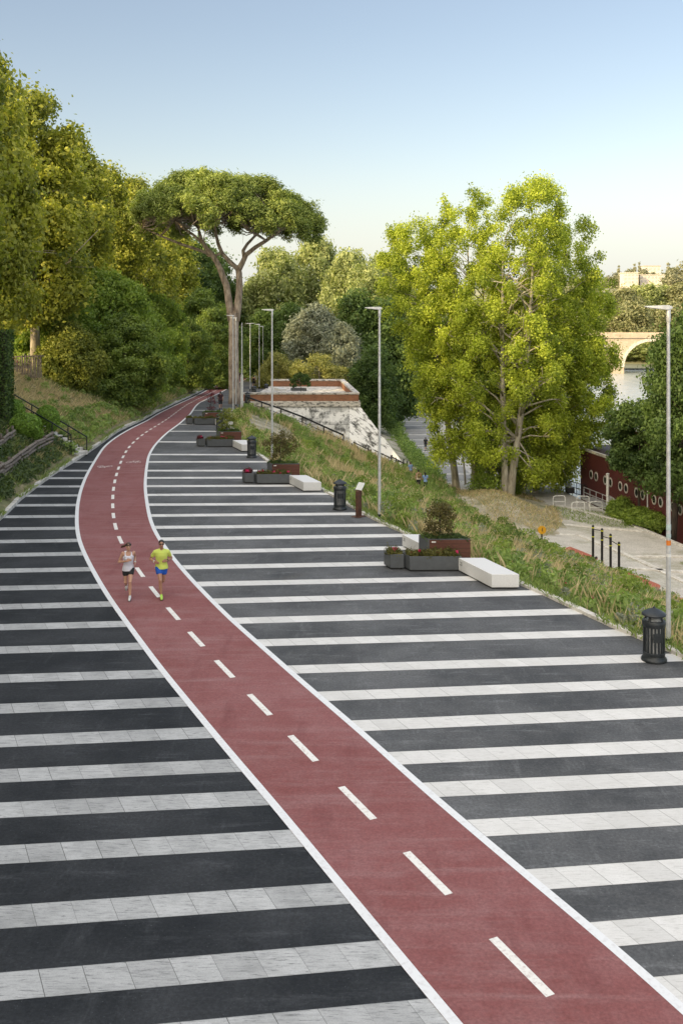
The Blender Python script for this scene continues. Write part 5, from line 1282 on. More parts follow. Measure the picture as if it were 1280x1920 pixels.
villa('hill_apartment_building', 1182, 512, 860, 28, 20, 'pale flat roofed block forming the left part of the hillside building', 3, 4)
villa('hill_apartment_building', 1222, 516, 870, 46, 15, 'long pale terraced block forming the right part of the hillside building', 2, 7)
villa('hill_villa', 1222, 499, 1000, 30, 10, 'small pale villa on the hill skyline', 1, 4, True)

# ------------------------------------------------------------------ left bank: log fences, steps, cars
def log_fence(label, pts, rows, rad, ph):
    r = empty('log_fence', pts[0], 0, label, 'fence', 'weathered log fences on the left bank'); o = Vector(pts[0]); rr = random.Random(int(ph * 10))
    for i, p in enumerate(pts):
        q = Vector(p) - o; m = MB(); m.tube([q + Vector((0, 0, -.4)), q + Vector((rr.uniform(-.08, .08), 0, ph))], [rad, rad * .9], 8); m.build('post', M['oldwood'], r, True)
        if i:
            a = Vector(pts[i - 1]) - o
            for k in range(rows):
                z = .08 + k * rad * 2.25 + rr.uniform(-.03, .03); m = MB(); m.tube([a + Vector((.1, -.1, z + rr.uniform(-.06, .06))), q + Vector((.1, -.1, z + rr.uniform(-.06, .06)))], [rad, rad * .85], 8); m.build('log_rail', M['oldwood'], r, True)
pts = [tpt(*p) for p in ((-14, 910), (4, 896), (20, 886), (36, 874), (50, 864), (66, 852), (82, 842), (98, 834))]
log_fence('low log fence of stacked rails below the topiary ball', pts, 4, .085, .75)
pts = [tpt(*p) for p in ((-10, 846), (4, 838), (16, 830), (26, 822))]
log_fence('short log fence above the main one at the left edge', pts, 3, .08, .7)
r = empty('stake_fence', (-25.2, 75, zroad(75)), 0, 'sunlit upright log stake fence beside the upper road at the left edge', 'fence'); rr = random.Random(12); m = MB()
for k in range(26):
    q = MB(); x = k * .105; hh = rr.uniform(1.0, 1.5); q.tube([(x, 0, -.4), (x + rr.uniform(-.06, .06), rr.uniform(-.05, .05), hh)], .045, 6); q.build('stake', M['oldwood'], r, True)
m.bar((-.2, .06, 1.15), (2.8, .06, 1.25), .1); m.build('rail', M['oldwood'], r)
A = Vector((-15.55, 59.4)); B = Vector((-20.6, 61.2)); dv = (B - A).normalized(); nv = Vector((-dv.y, dv.x))
m = MB()
for k in range(15):
    p = A + dv * (.18 + k * .36); z = zslope_l(p.x, p.y); m.box((p.x, p.y, z - .05), (.4, 1.5, .24), math.atan2(dv.y, dv.x))
tag(m.build('stairs', M['kerb'], None, False, .01, 1), kind='structure')
for sgn, lab in ((-1, 'dark metal handrail on the near side of the left bank steps'), (1, 'dark metal handrail on the far side of the left bank steps')):
    a0 = A + nv * (-.8 * sgn); r = empty('step_handrail', (a0.x, a0.y, zslope_l(a0.x, a0.y)), 0, lab, 'handrail', 'handrails of the left bank steps'); o = r.location; m = MB(); pr = None
    for k in range(5):
        p = a0 + dv * (k * 1.32 + .1); z = zslope_l(p.x, p.y); q = Vector((p.x - o.x, p.y - o.y, z - o.z)); n_ = MB(); n_.bar(q - Vector((0, 0, .2)), q + Vector((0, 0, 1.08)), .055); n_.build('post', M['railgreen'], r)
        if pr: m.bar(pr + Vector((0, 0, 1.06)), q + Vector((0, 0, 1.06)), .06); m.bar(pr + Vector((0, 0, .2)), q + Vector((0, 0, .2)), .05); m.bar(pr + Vector((0, 0, 1.0)), q + Vector((0, 0, .2)), .035) if k % 2 else None
        pr = q
    m.build('rail', M['railgreen'], r)
M['maroon'] = simple('maroon_paint', (.17, .015, .022), (.13, .012, .018), 2, .3); M['carwhite'] = simple('white_car_paint', (.72, .73, .74), (.66, .67, .68), 2, .25); M['tyre'] = simple('tyre_rubber', (.02, .02, .02), (.014, .014, .014), 9, .85)
def car(name, loc, rz, L, W, prof, glass, mat, label, cat, wr=.33):
    r = empty(name, loc, rz, label, cat); m = MB(); n = len(prof)
    m.add([(x, -W / 2, z) for x, z in prof] + [(x, W / 2, z) for x, z in prof], [tuple(range(n)), tuple(reversed(range(n, 2 * n)))] + [(i, (i + 1) % n, n + (i + 1) % n, n + i) for i in range(n)]); m.build('body', M[mat], r, False, .05, 2)
    for g in glass:
        for sy in (-1, 1): q = MB(); k = len(g); q.add([(x, sy * (W / 2 + .012), z) for x, z in g], [tuple(range(k))]); q.build('window', M['glass'], r, angle=None)
    for wx in (-L * .3, L * .3):
        for sy in (-1, 1):
            q = MB(); q.tube([(wx, sy * (W / 2 - .2), wr), (wx, sy * (W / 2 + .01), wr)], wr, 16); w = q.build('wheel', M['tyre'], r, True); q = MB(); q.tube([(wx, sy * (W / 2), wr), (wx, sy * (W / 2 + .02), wr)], wr * .6, 12); q.build('rim', M['galv'], w, True)
        q = MB(); q.box(((L / 2 + .01) * (1 if wx > 0 else -1), W * .32, .75), (.04, .3, .16)); q.build('headlight' if wx > 0 else 'tail_light', M['white'] if wx > 0 else M['orange'], r)
    return r
car('parked_van', (-29.0, 88.5, zroad(88)), R(100), 5.0, 2.0, [(-2.5, .35), (2.5, .35), (2.5, 1.1), (2.1, 1.35), (1.6, 2.25), (-2.4, 2.3), (-2.5, 1.2)], [[(1.7, 1.4), (1.5, 2.0), (.7, 2.0), (.7, 1.4)], [(.5, 1.4), (.5, 2.0), (-2.2, 2.0), (-2.2, 1.4)]], 'maroon', 'maroon van parked behind the plane trunks at the left edge', 'van')
car('parked_car', (-27.0, 88, zroad(88)), R(95), 4.2, 1.75, [(-2.1, .3), (2.1, .3), (2.1, .75), (1.2, .92), (.6, 1.45), (-1.2, 1.48), (-1.9, 1.0), (-2.1, .9)], [[(1.0, .95), (.55, 1.36), (-.2, 1.38), (-.2, .95)], [(-.3, .95), (-.3, 1.38), (-1.1, 1.38), (-1.6, .98)]], 'carwhite', 'white car parked right of the maroon van', 'car')

# unseen blocks added before the view, sized to keep the plaza in shade
M['ochre'] = simple('ochre_render', (.42, .28, .15), (.34, .23, .13), .3, .9)
for k in range(7):
    y = -112 + k * 24; h = (15 + (k % 3) * 1.2) if k < 5 else 19.5; r = empty('shading_block', (-62, y, 4), 0, 'unseen ochre block added before the left edge of the view for shade', 'building', 'unseen shading blocks before the view')
    m = MB(); m.box((0, 0, h / 2 - 3), (16, 22.5, h + 6)); m.build('wall', M['ochre'], r); m = MB(); m.box((0, 0, h + .3), (17.2, 23.6, .6)); m.build('roof', M['roof'], r)
    for s_ in range(4):
        for w in range(6): q = MB(); q.box((8.02, -9 + w * 3.6, 2.2 + s_ * 3.7), (.16, 1.2, 1.9)); q.build('window', M['villawin'], r)
# ------------------------------------------------------------------ people
def cap(m, a, b, ra, rb, n=12):
    a = Vector(a); b = Vector(b); d = b - a; L = d.length
    if L < 1e-4: m.ball(a, ra, n, 8); return
    d.normalize(); pth = []; rd = []
    for k in range(5): th = PI / 2 * (k / 4); pth.append(a - d * ra * math.cos(th)); rd.append(max(ra * math.sin(th), .0008))
    for k in range(5): th = PI / 2 * (1 - k / 4); pth.append(b + d * rb * math.cos(th)); rd.append(max(rb * math.sin(th), .0008))
    m.tube(pth, rd, n)
def loft(m, rings, n=20):
    vs = []; fs = []
    for (c, rx, ry) in rings:
        for k in range(n):
            a = 2 * PI * k / n; vs.append((c[0] + rx * math.cos(a), c[1] + ry * math.sin(a), c[2]))
    for i in range(len(rings) - 1):
        for k in range(n): fs.append((i * n + k, i * n + (k + 1) % n, (i + 1) * n + (k + 1) % n, (i + 1) * n + k))
    fs += [tuple(reversed(range(n))), tuple(range((len(rings) - 1) * n, len(rings) * n))]; m.add(vs, fs)
def fuse(name, m, mat, parent, vox, it=3):
    me = m.mesh(name); o = bpy.data.objects.new(name, me); col.objects.link(o)
    md = o.modifiers.new('r', 'REMESH'); md.mode = 'VOXEL'; md.voxel_size = vox; md.use_smooth_shade = True
    ms = o.modifiers.new('s', 'SMOOTH'); ms.iterations = it; ms.factor = .5
    dg = bpy.context.evaluated_depsgraph_get(); n = bpy.data.meshes.new_from_object(o.evaluated_get(dg)); o.modifiers.clear(); o.data = n; bpy.data.meshes.remove(me); n.name = name
    n.materials.clear(); n.materials.append(mat)
    for p in n.polygons: p.use_smooth = True
    o.parent = parent; return o
SKIN = simple('skin', (.50, .285, .195), (.44, .24, .16), 5, .5); SKIN2 = simple('tanned_skin', (.40, .215, .14), (.34, .175, .11), 5, .5)
HB = simple('dark_brown_hair', (.085, .034, .017), (.03, .013, .007), 12, .5, 0, 0, 'Object', (8, 8, 1)); HK = simple('black_hair', (.012, .010, .009), (.006, .005, .005), 12, .5)
def cloth(name, c, k=.8): return simple(name, c, tuple(x * k for x in c), 7, .85, 0, .15)
CL_ = dict(white=cloth('white_cloth', (.66, .66, .74), .88), black=cloth('black_cloth', (.022, .024, .026)), lime=cloth('lime_cloth', (.60, .70, .14), .9), blue=cloth('blue_cloth', (.012, .10, .50)), sky=cloth('light_blue_cloth', (.22, .33, .55)), navy=cloth('dark_navy_cloth', (.02, .022, .035)), maroon=cloth('dark_maroon_cloth', (.04, .012, .018)), grey=cloth('grey_cloth', (.10, .10, .10)), red=cloth('red_cloth', (.35, .03, .03)), cream=cloth('cream_cloth', (.6, .52, .4)), pack=cloth('patterned_pack', (.30, .22, .08), .3), olive=cloth('olive_cloth', (.06, .06, .045)))
SHW = simple('white_shoe', (.62, .64, .64), (.5, .52, .52), 9, .6); SHG = simple('lime_shoe', (.45, .72, .10), (.36, .6, .08), 9, .6); SHK = simple('dark_shoe', (.03, .03, .035), (.02, .02, .02), 9, .6); SOLE = simple('black_sole', (.012, .012, .012), (.008, .008, .008), 9, .8)
EYE = simple('eye_dark', (.02, .012, .01), (.012, .008, .006), 9, .3); LIP = simple('lip', (.33, .10, .085), (.28, .085, .07), 9, .5)
STAND = dict(hipR=(.09, 0, .92), kneeR=(.095, .02, .50), ankR=(.10, -.02, .085), toeR=(.115, .15, .03), hipL=(-.09, 0, .92), kneeL=(-.095, .02, .50), ankL=(-.10, -.02, .085), toeL=(-.115, .15, .03),
             shR=(.185, 0, 1.42), elbR=(.235, -.03, 1.14), wrR=(.225, .07, .90), haR=(.215, .10, .80), shL=(-.185, 0, 1.42), elbL=(-.235, -.03, 1.14), wrL=(-.225, .07, .90), haL=(-.215, .10, .80),
             pel=(0, 0, .95), wai=(0, .0, 1.08), che=(0, .01, 1.30), nek=(0, .0, 1.49), hed=(0, .03, 1.62))
WALK = dict(STAND, kneeR=(.095, .16, .52), ankR=(.09, .22, .12), toeR=(.10, .40, .09), kneeL=(-.09, -.04, .50), ankL=(-.09, -.30, .16), toeL=(-.1, -.18, .03), elbR=(.24, -.12, 1.15), wrR=(.23, -.06, .92), haR=(.22, -.03, .83), elbL=(-.24, .04, 1.15), wrL=(-.22, .2, .97), haL=(-.21, .26, .9))
def person(label, loc, rz, hs, pose, look, vox=.014, group=None, female=False):
    P = {k: Vector(v) for k, v in pose.items()}; s_ = hs / 1.75; root = empty('person', loc, rz, label, 'person', group); root.scale = (s_,) * 3
    skin = look.get('skin', SKIN); f = .92 if female else 1.0
    dn = (P['hed'] - P['nek']).normalized()
    m = MB()
    # trunk
    def ring(c, rx, ry): return ((c.x, c.y, c.z), rx * f, ry * f)
    pel, wai, che, nek, hed = (P[k] for k in ('pel', 'wai', 'che', 'nek', 'hed'))
    tor = [ring(pel + Vector((0, 0, -.11)), .10, .09), ring(pel + Vector((0, -.01, -.04)), .165, .115), ring(pel + Vector((0, 0, .05)), .16, .11), ring(wai, .135 if not female else .125, .098), ring(che.lerp(wai, .45), .155, .11), ring(che, .172, .118), ring(che + (nek - che) * .5, .165, .10), ring(che + (nek - che) * .78, .115, .075), ring(nek, .06, .058)]
    upright = abs(nek.z - pel.z) > .3
    loft(m, tor)
    cap(m, nek - dn * .05, hed - dn * .04, .056 * f, .054 * f)
    # head: skull, face wedge, jaw, nose, ears
    m.ball(hed + Vector((0, -.012, .03)), (.076, .093, .088), 16, 12); m.ball(hed + Vector((0, .018, -.025)), (.062, .072, .088), 16, 12); m.ball(hed + Vector((0, .048, -.078)), (.036, .032, .03), 12, 8)
    cap(m, hed + Vector((0, .088, .012)), hed + Vector((0, .104, -.026)), .010, .015, 8); m.ball(hed + Vector((0, .078, .028)), (.05, .014, .012), 10, 6)
    for sx in (-1, 1): m.ball(hed + Vector((sx * .078, -.008, -.004)), (.011, .02, .03), 8, 6)
    for S in 'RL':
        sx = 1 if S == 'R' else -1
        hip, kn, an, to = (P[k + S] for k in ('hip', 'knee', 'ank', 'toe')); sh, el, wr, ha = (P[k + S] for k in ('sh', 'elb', 'wr', 'ha'))
        cap(m, hip, hip.lerp(kn, .4), .098 * f, .082 * f); cap(m, hip.lerp(kn, .4), kn, .082 * f, .056 * f); cap(m, kn, kn + Vector((0, .012, 0)), .055 * f, .05)
        back = Vector((0, -.02, 0)); cap(m, kn, kn.lerp(an, .3) + back, .053 * f, .057 * f); cap(m, kn.lerp(an, .3) + back, an, .057 * f, .034)
        fd = (to - an); cap(m, an + Vector((0, -.03, -.03)), an.lerp(to, .55), .036, .036); cap(m, an.lerp(to, .55), to, .036, .026)
        cap(m, che + Vector((sx * .10, 0, .06)), sh, .070, .055 * f); cap(m, sh, sh.lerp(el, .5), .055 * f, .047 * f); cap(m, sh.lerp(el, .5), el, .048 * f, .038 * f); cap(m, el, el.lerp(wr, .35), .038 * f, .041 * f); cap(m, el.lerp(wr, .35), wr, .041 * f, .026)
        hd = (ha - wr).normalized(); side = hd.cross(Vector((0, 0, 1)) if abs(hd.z) < .9 else Vector((0, 1, 0))).normalized(); nrm_ = side.cross(hd).normalized()
        if nrm_.z < 0: nrm_ = -nrm_
        palm = wr + hd * .055
        for q in (-.024, 0, .024): cap(m, wr + nrm_ * q * .5, palm + nrm_ * q, .020, .017, 8)
        curl = Vector((-sx * .6, 0, -.2)) if True else 0
        for fi, (q, ln) in enumerate(((.033, .070), (.012, .080), (-.010, .075), (-.031, .058))):
            b = palm + hd * .02 + nrm_ * q; k1 = b + hd * ln * .5; k2 = k1 + (hd * .55 + curl * .75).normalized() * ln * .38; k3 = k2 + (hd * -.1 + curl).normalized() * ln * .28
            cap(m, b, k1, .0095, .009, 6); cap(m, k1, k2, .009, .0085, 6); cap(m, k2, k3, .0085, .0075, 6)
        tb_ = wr + hd * .03 + nrm_ * .03; cap(m, tb_, tb_ + (hd * .6 + nrm_).normalized() * .035, .012, .0105, 6); cap(m, tb_ + (hd * .6 + nrm_).normalized() * .035, tb_ + (hd * 1.1 + nrm_ * .6 + curl * .4).normalized() * .062, .0105, .009, 6)
    fuse('body', m, skin, root, vox)
    # face details
    for sx in (-1, 1):
        q = MB(); q.ball(hed + Vector((sx * .03, .078, .012)), (.013, .012, .008), 10, 6); q.build('eye', EYE, root, True)
        q = MB(); q.bar(hed + Vector((sx * .014, .09, .034)), hed + Vector((sx * .046, .078, .036)), .008, .007); q.build('eyebrow', look['hairm'], root)
    q = MB(); q.ball(hed + Vector((0, .08, -.052)), (.022, .012, .007), 10, 6); q.build('mouth', LIP, root, True)
    # hair
    q = MB(); q.ball(hed + Vector((0, -.024, .046)), (.086, .096, .086), 16, 10); q.ball(hed + Vector((0, -.05, .0)), (.076, .07, .085), 14, 8)
    hl = look.get('hair', 'short')
    if hl == 'tail':
        b = hed + Vector((0, -.11, .05)); d1 = Vector(look.get('tail', (0, -.06, -.2))); sw = Vector((.0, 0, -.012))
        cap(q, b, b + d1 * .4, .030, .040); cap(q, b + d1 * .4, b + d1 * .8 + sw, .040, .030); cap(q, b + d1 * .8 + sw, b + d1 * 1.25 + sw * 2.4, .030, .006)
        for k in range(5): cap(q, b + d1 * .3, b + d1 * (1.0 + .1 * k) + Vector((.0, .02 * (k - 2), .028 * (k - 2))), .018, .004, 6)
    if hl == 'long': cap(q, hed + Vector((0, -.07, .02)), hed + Vector((0, -.10, -.26)), .075, .045)
    if hl == 'bun': q.ball(hed + Vector((0, -.09, .11)), .045, 10, 8)
    fuse('hair', q, look['hairm'], root, .010 if vox < .012 else .016, 2)
    if look.get('band'): q = MB(); q.lathe([(.083, -.012), (.088, -.008), (.088, .014), (.083, .018), (.083, -.012)], 20, hed + Vector((0, -.008, .058)), 1, 1.12); q.build('headband', CL_['black'], root, True)
    if look.get('shades'):
        q = MB()
        for sx in (-1, 1): q.ball(hed + Vector((sx * .031, .086, .012)), (.026, .012, .018), 10, 6); q.bar(hed + Vector((sx * .056, .08, .016)), hed + Vector((sx * .085, -.01, .014)), .006)
        q.bar(hed + Vector((-.01, .094, .016)), hed + Vector((.01, .094, .016)), .006); q.build('sunglasses', M['blk'], root, True, angle=None)
    # top
    off = .016; tp = look['top']; q = MB()
    def rg(c, rx, ry): return ((c.x, c.y, c.z), rx * f + off, ry * f + off)
    hem = pel + Vector((0, 0, look.get('hem', -.02)))
    if tp == 'tank':
        loft(q, [rg(hem - Vector((0, 0, .03)), .192, .150), rg(hem + Vector((0, 0, .02)), .186, .142), rg(pel + Vector((0, 0, .07)), .168, .122), rg(wai, .138, .104), rg(che.lerp(wai, .45), .150, .112), rg(che + Vector((0, .008, 0)), .168, .122), rg(che + Vector((0, 0, .06)), .150, .108)])
        for sx in (-1, 1):
            a = che + Vector((sx * .095, .105, .04)); b = nek + Vector((sx * .085, .01, -.035)); c = che + Vector((sx * .07, -.10, .04)); cap(q, a, b, .032, .022); cap(q, b, c, .022, .032)
            q.ball(che + Vector((sx * .066, .085, -.02)), (.062, .055, .06), 12, 8)
    else:
        loft(q, [rg(hem - Vector((0, 0, .03)), .186, .146), rg(hem + Vector((0, 0, .02)), .184, .142), rg(pel + Vector((0, 0, .07)), .168, .122), rg(wai, .142, .102), rg(che.lerp(wai, .45), .158, .112), rg(che, .175, .12), rg(che + (nek - che) * .5, .168, .104), rg(che + (nek - che) * .76, .125, .078), rg(che + (nek - che) * .88, .075, .06)])
        for S in 'RL':
            sx = 1 if S == 'R' else -1; sh, el = P['sh' + S], P['elb' + S]
            cap(q, nek + Vector((sx * .045, 0, -.035)), sh.lerp(nek, .12), .058, .066 * f)
            cap(q, che + Vector((sx * .10, 0, .06)), sh, .082, .068 * f); cap(q, sh, sh.lerp(el, .5), .068 * f, .064 * f)
    fuse(look.get('topname', 'shirt'), q, look['topm'], root, .012 if vox < .012 else .018, 2)
    # shorts or trousers
    q = MB(); ls = look.get('leg', .35); loft(q, [rg(pel + Vector((0, 0, -.12)), .13, .10), rg(pel + Vector((0, -.01, -.04)), .172, .122), rg(pel + Vector((0, 0, .06)), .160, .112)])
    for S in 'RL':
        hip, kn, an = P['hip' + S], P['knee' + S], P['ank' + S]
        cap(q, hip, hip.lerp(kn, min(ls, 1)), .112 * f, (.104 if ls < .6 else .075) * f)
        if ls > 1: cap(q, kn, kn.lerp(an, ls - 1), .072 * f, .055 * f)
    fuse('shorts' if ls < 1.2 else 'trousers', q, look['legm'], root, .012 if vox < .012 else .018, 2)
    for S in 'RL':
        an, to = P['ank' + S], P['toe' + S]; q = MB(); d = (to - an); hl_ = an + Vector((0, -.035, -.03)) if d.z > -.12 else an - d.normalized() * .01 + Vector((0, -.035, 0))
        cap(q, hl_, an.lerp(to, .5), .043, .045); cap(q, an.lerp(to, .5), to + d * .12, .045, .032); cap(q, an + Vector((0, -.01, 0)), an + Vector((0, 0, .02)), .042, .040); sh_ = fuse('shoe', q, look['shoem'], root, .010 if vox < .012 else .016, 2)
        q = MB(); n_ = d.normalized(); dn_ = Vector((0, 0, -1)) - n_ * (-n_.z); dn_ = dn_.normalized() if dn_.length > .05 else Vector((0, -1, 0)); c0 = hl_ + dn_ * .034; c1 = to + d * .12 + dn_ * .022; q.bar(c0, c1, .075, .02); q.build('sole', SOLE, sh_, False, .008, 2)
    for S, mt in look.get('watch', ()):
        wr, el = P['wr' + S], P['elb' + S]; a = wr.lerp(el, .06); b = wr.lerp(el, .17); q = MB(); q.tube([a, b], [.034, .036], 12); q.build('wristwatch', mt, root, True)
    return root
RW = dict(STAND, pel=(0, -.02, .93), wai=(0, 0, 1.06), che=(0, .04, 1.28), nek=(0, .055, 1.46), hed=(0, .10, 1.615),
          hipL=(-.085, 0, .90), kneeL=(-.05, .22, .56), ankL=(-.045, .24, .115), toeL=(-.02, .40, .055), hipR=(.085, -.02, .90), kneeR=(.085, -.03, .49), ankR=(.06, -.36, .32), toeR=(.055, -.42, .16),
          shR=(.165, .04, 1.41), elbR=(.285, .02, 1.14), wrR=(.06, .23, 1.20), haR=(-.03, .25, 1.235), shL=(-.165, .03, 1.41), elbL=(-.205, -.20, 1.22), wrL=(-.205, .02, 1.09), haL=(-.20, .10, 1.04))
X, Y = gpt(241, 1122); person('running woman in white tank top and black shorts, dark ponytail swinging', (X, Y, .005), R(193), 1.71, RW, dict(hairm=HB, hair='tail', tail=(.19, -.05, -.075), band=1, top='tank', topname='tank_top', topm=CL_['white'], hem=-.045, legm=CL_['black'], leg=.33, shoem=SHW, watch=(('L', SHW),)), .0085, 'joggers running towards the viewer', True)
RM = dict(STAND, pel=(0, -.02, .93), wai=(0, 0, 1.06), che=(0, .03, 1.29), nek=(0, .045, 1.475), hed=(0, .085, 1.635),
          hipR=(.085, 0, .91), kneeR=(.03, .21, .56), ankR=(.005, .22, .115), toeR=(-.005, .38, .055), hipL=(-.085, -.02, .91), kneeL=(-.05, -.03, .50), ankL=(.02, -.37, .34), toeL=(.045, -.44, .18),
          shR=(.190, .03, 1.385), elbR=(.335, -.10, 1.16), wrR=(.20, .13, 1.11), haR=(.12, .19, 1.10), shL=(-.190, .03, 1.385), elbL=(-.30, -.12, 1.15), wrL=(-.16, .12, 1.13), haL=(-.075, .18, 1.135))
X, Y = gpt(303, 1120); person('running man in lime yellow t-shirt and blue shorts, wearing dark sunglasses', (X, Y, .005), R(190), 1.74, RM, dict(hairm=HK, shades=1, skin=SKIN2, top='tee', topname='tshirt', topm=CL_['lime'], hem=-.03, legm=CL_['blue'], leg=.36, shoem=SHG, watch=(('R', SHW), ('L', SHK))), .0085, 'joggers running towards the viewer')
# walkers on the plaza, seen from behind
def stand_at(px, py, Y): X = (px - 640) * Y / F; return (X, Y, gz(Y) + .01)
person('person in black t-shirt and shorts walking away beside the pine', stand_at(413.5, 0, 96), R(8), 1.76, WALK, dict(hairm=HK, skin=SKIN2, top='tee', topm=CL_['maroon'], legm=CL_['black'], leg=.85, shoem=SHK), .02)
person('far person in dark clothes jogging away, left of the pair beyond the pine', stand_at(476, 0, 140), R(0), 1.78, WALK, dict(hairm=HK, skin=SKIN, top='tank', topm=CL_['black'], legm=CL_['black'], leg=.5, shoem=SHK), .022)
person('far person in a white t-shirt jogging away, right of the pair beyond the pine', stand_at(479.5, 0, 146), R(0), 1.8, WALK, dict(hairm=HB, skin=SKIN, top='tee', topm=CL_['white'], legm=CL_['black'], leg=.5, shoem=SHW), .022)
person('farthest person in a red t-shirt on the shaded plaza', stand_at(488.5, 0, 172), R(0), 1.78, WALK, dict(hairm=HK, skin=SKIN2, top='tee', topm=CL_['red'], legm=CL_['black'], leg=.5, shoem=SHK), .024)
# walkers on the quay path
def q_at(px, py): X, Y = zpt(px, py, ZQ); return (X, Y, ZQ + .012)
person('left of two men walking away on the quay path, black t-shirt and grey shorts', q_at(797.5, 846), R(-4), 1.74, WALK, dict(hairm=HK, skin=SKIN2, top='tee', topm=CL_['black'], legm=CL_['grey'], leg=.9, shoem=SHK), .022)
L_ = q_at(811.5, 846); person('right of two men walking away on the quay path, dark pack and pale shorts', L_, R(-4), 1.76, WALK, dict(hairm=HK, skin=SKIN, top='tee', topm=CL_['black'], legm=CL_['sky'], leg=.75, shoem=SHW), .022)
def pack(loc, mat, label):
    r = empty('backpack', loc, 0, label, 'backpack'); m = MB(); m.box((0, 0, 0), (.29, .16, .42)); m.build('bag', mat, r, False, .05, 3); m = MB(); m.box((0, -.10, -.08), (.22, .06, .18)); m.build('pocket', mat, r, False, .02, 2)
pack((L_[0], L_[1] - .2, ZQ + 1.28), CL_['olive'], 'dark backpack on the right man walking along the quay path')
# couple on the lower steps
P1 = (6.72, 87.0); P2 = (7.32, 87.2)
for (xy, f_) in ((P1, 0), (P2, 1)):
    z = zslope_r(*xy) - .02
    if not f_: person('man in a pale sleeveless top with a colourful pack, standing on the grassy bank', (*xy, z), R(-12), 1.80, STAND, dict(hairm=HK, skin=SKIN2, top='tank', topm=CL_['cream'], legm=CL_['black'], leg=1.5, shoem=SHK), .02, 'couple standing on the grassy bank'); pack((xy[0] + .02, xy[1] - .2, z + 1.30), CL_['pack'], 'colourful backpack worn by the man on the grassy bank')
    else: person('woman with long dark hair in a light blue top beside him on the grassy bank', (*xy, z), R(6), 1.74, dict(STAND, elbR=(.24, .02, 1.16), wrR=(.17, .2, 1.1), haR=(.1, .24, 1.12), elbL=(-.25, .02, 1.16), wrL=(-.17, .2, 1.1), haL=(-.1, .24, 1.12)), dict(hairm=HK, hair='long', skin=SKIN, top='tee', topm=CL_['sky'], legm=CL_['black'], leg=.95, shoem=SHK), .02, 'couple standing on the grassy bank', True)
X = (769 - 640) * 95 / F; person('person in pale blue standing half hidden behind the weeds by the broken fence', (X, 95, zslope_r(X, 95) - .15), R(30), 1.66, STAND, dict(hairm=HB, skin=SKIN, top='tee', topm=CL_['sky'], legm=CL_['grey'], leg=1.6, shoem=SHK), .022)
# people sitting on the rubber ground
SIT = dict(STAND, pel=(0, 0, .13), wai=(0, .0, .27), che=(0, .06, .49), nek=(0, .09, .68), hed=(0, .12, .82), hipR=(.09, .03, .12), kneeR=(.15, .36, .36), ankR=(.12, .62, .10), toeR=(.13, .78, .05), hipL=(-.09, .03, .12), kneeL=(-.16, .40, .30), ankL=(-.12, .70, .09), toeL=(-.12, .86, .06),
           shR=(.185, .07, .61), elbR=(.26, .2, .40), wrR=(.2, .40, .40), haR=(.16, .48, .38), shL=(-.185, .07, .61), elbL=(-.28, .2, .44), wrL=(-.2, .42, .42), haL=(-.17, .5, .36))
SIT2 = dict(SIT, elbR=(.26, .02, .86), wrR=(.09, .06, 1.0), haR=(.03, .06, .98))
person('seated woman in a white tank top stretching on the red rubber by the yellow sign', (14.15, 73.6, ZQ + .02), R(195), 1.7, SIT2, dict(hairm=HK, hair='bun', skin=SKIN2, top='tank', topm=CL_['white'], legm=CL_['black'], leg=.9, shoem=SHK), .016, None, True)
person('man in a blue t-shirt sitting with outstretched legs beside the pull up bars', (17.05, 67.1, ZQ + .06), R(-75), 1.74, dict(SIT, kneeL=(-.12, .46, .16), ankL=(-.11, .86, .07), toeL=(-.11, .92, .2), kneeR=(.12, .46, .16), ankR=(.11, .86, .07), toeR=(.11, .92, .2)), dict(hairm=HK, skin=SKIN, top='tee', topm=CL_['sky'], legm=CL_['grey'], leg=.6, shoem=SHK), .016)
# ------------------------------------------------------------------ light and camera
SUN_EL, SUN_AZ = 22.0, 229.0          # azimuth clockwise from +Y: behind the viewer, to the left
w = bpy.data.worlds.new('World'); sc.world = w; w.use_nodes = True; nt = w.node_tree; nt.nodes.clear()
sky = nt.nodes.new('ShaderNodeTexSky'); sky.sky_type = 'NISHITA'; sky.sun_disc = False
sky.sun_elevation = R(SUN_EL); sky.sun_rotation = R(SUN_AZ); sky.altitude = 30; sky.air_density = 1.0; sky.dust_density = 1.6; sky.ozone_density = 1.2
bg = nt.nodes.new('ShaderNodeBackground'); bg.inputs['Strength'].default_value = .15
# hazy evening sky: the Nishita colours whitened, plus a brighter zenith added above the view to light the plaza
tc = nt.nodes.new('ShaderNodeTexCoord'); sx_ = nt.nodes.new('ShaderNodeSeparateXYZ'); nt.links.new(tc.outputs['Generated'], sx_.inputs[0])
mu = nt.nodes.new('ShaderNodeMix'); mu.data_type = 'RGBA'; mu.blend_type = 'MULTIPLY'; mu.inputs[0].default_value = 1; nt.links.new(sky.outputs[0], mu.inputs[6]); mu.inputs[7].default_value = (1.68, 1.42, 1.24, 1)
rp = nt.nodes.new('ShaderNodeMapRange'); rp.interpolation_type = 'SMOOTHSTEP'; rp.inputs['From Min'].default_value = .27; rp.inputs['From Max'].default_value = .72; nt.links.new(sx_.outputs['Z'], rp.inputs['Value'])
mx = nt.nodes.new('ShaderNodeMix'); mx.data_type = 'RGBA'; nt.links.new(rp.outputs[0], mx.inputs[0]); r2 = nt.nodes.new('ShaderNodeMapRange'); r2.interpolation_type = 'SMOOTHSTEP'; r2.inputs['From Min'].default_value = .0; r2.inputs['From Max'].default_value = .17; r2.inputs['To Min'].default_value = .85; r2.inputs['To Max'].default_value = 0; nt.links.new(sx_.outputs['Z'], r2.inputs['Value'])
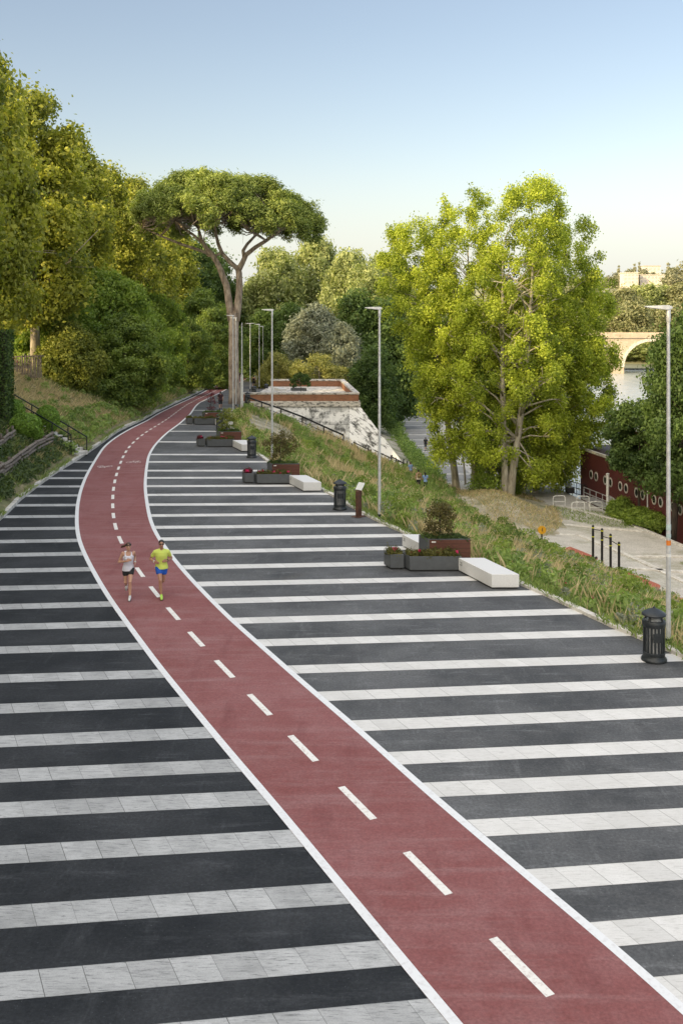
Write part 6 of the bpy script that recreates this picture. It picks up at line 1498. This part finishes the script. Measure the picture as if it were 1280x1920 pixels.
hzm = nt.nodes.new('ShaderNodeMix'); hzm.data_type = 'RGBA'; nt.links.new(r2.outputs[0], hzm.inputs[0]); nt.links.new(mu.outputs[2], hzm.inputs[6]); hzm.inputs[7].default_value = (5.7, 5.9, 5.85, 1)
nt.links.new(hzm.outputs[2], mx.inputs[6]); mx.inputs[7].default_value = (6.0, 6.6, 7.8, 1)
# added warm sky glow on the sun side, brightening what faces the viewer
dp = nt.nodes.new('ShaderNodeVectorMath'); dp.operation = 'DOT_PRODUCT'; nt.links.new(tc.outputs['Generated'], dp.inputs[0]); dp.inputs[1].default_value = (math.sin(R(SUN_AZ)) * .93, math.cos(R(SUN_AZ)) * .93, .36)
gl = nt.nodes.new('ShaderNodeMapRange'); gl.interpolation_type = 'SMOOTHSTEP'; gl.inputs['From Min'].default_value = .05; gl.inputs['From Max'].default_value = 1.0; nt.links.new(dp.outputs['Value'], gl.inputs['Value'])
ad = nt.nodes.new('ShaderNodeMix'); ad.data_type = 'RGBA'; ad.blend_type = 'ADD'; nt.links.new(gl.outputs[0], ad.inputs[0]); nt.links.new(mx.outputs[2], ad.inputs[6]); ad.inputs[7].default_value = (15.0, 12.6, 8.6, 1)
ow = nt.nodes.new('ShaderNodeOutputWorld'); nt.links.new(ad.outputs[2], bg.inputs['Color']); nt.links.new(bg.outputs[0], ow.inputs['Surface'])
sd = bpy.data.lights.new('sun', 'SUN'); sd.energy = 5.0; sd.angle = R(.6); sd.color = (1.0, .79, .42)
so = bpy.data.objects.new('sun', sd); col.objects.link(so)
az, el = R(SUN_AZ), R(SUN_EL); sv = Vector((math.sin(az) * math.cos(el), math.cos(az) * math.cos(el), math.sin(el)))
so.rotation_euler = sv.to_track_quat('Z', 'Y').to_euler(); so.location = sv * 100
cd_ = bpy.data.cameras.new('camera'); cam = bpy.data.objects.new('camera', cd_); col.objects.link(cam)
cam.location = (0, 0, H); cam.rotation_euler = (R(90), 0, 0)
cd_.sensor_fit = 'VERTICAL'; cd_.sensor_height = 36; cd_.sensor_width = 24; cd_.lens = F / 1920 * 36
cd_.shift_y = -(960 - YH) / 1920; cd_.clip_start = .1; cd_.clip_end = 5000
sc.camera = cam
sc.view_settings.view_transform = 'Standard'; sc.view_settings.look = 'None'; sc.view_settings.exposure = 0; sc.view_settings.gamma = 1
sc.cycles.max_bounces = 6; sc.cycles.diffuse_bounces = 3; sc.cycles.transmission_bounces = 4; sc.cycles.sample_clamp_indirect = 4
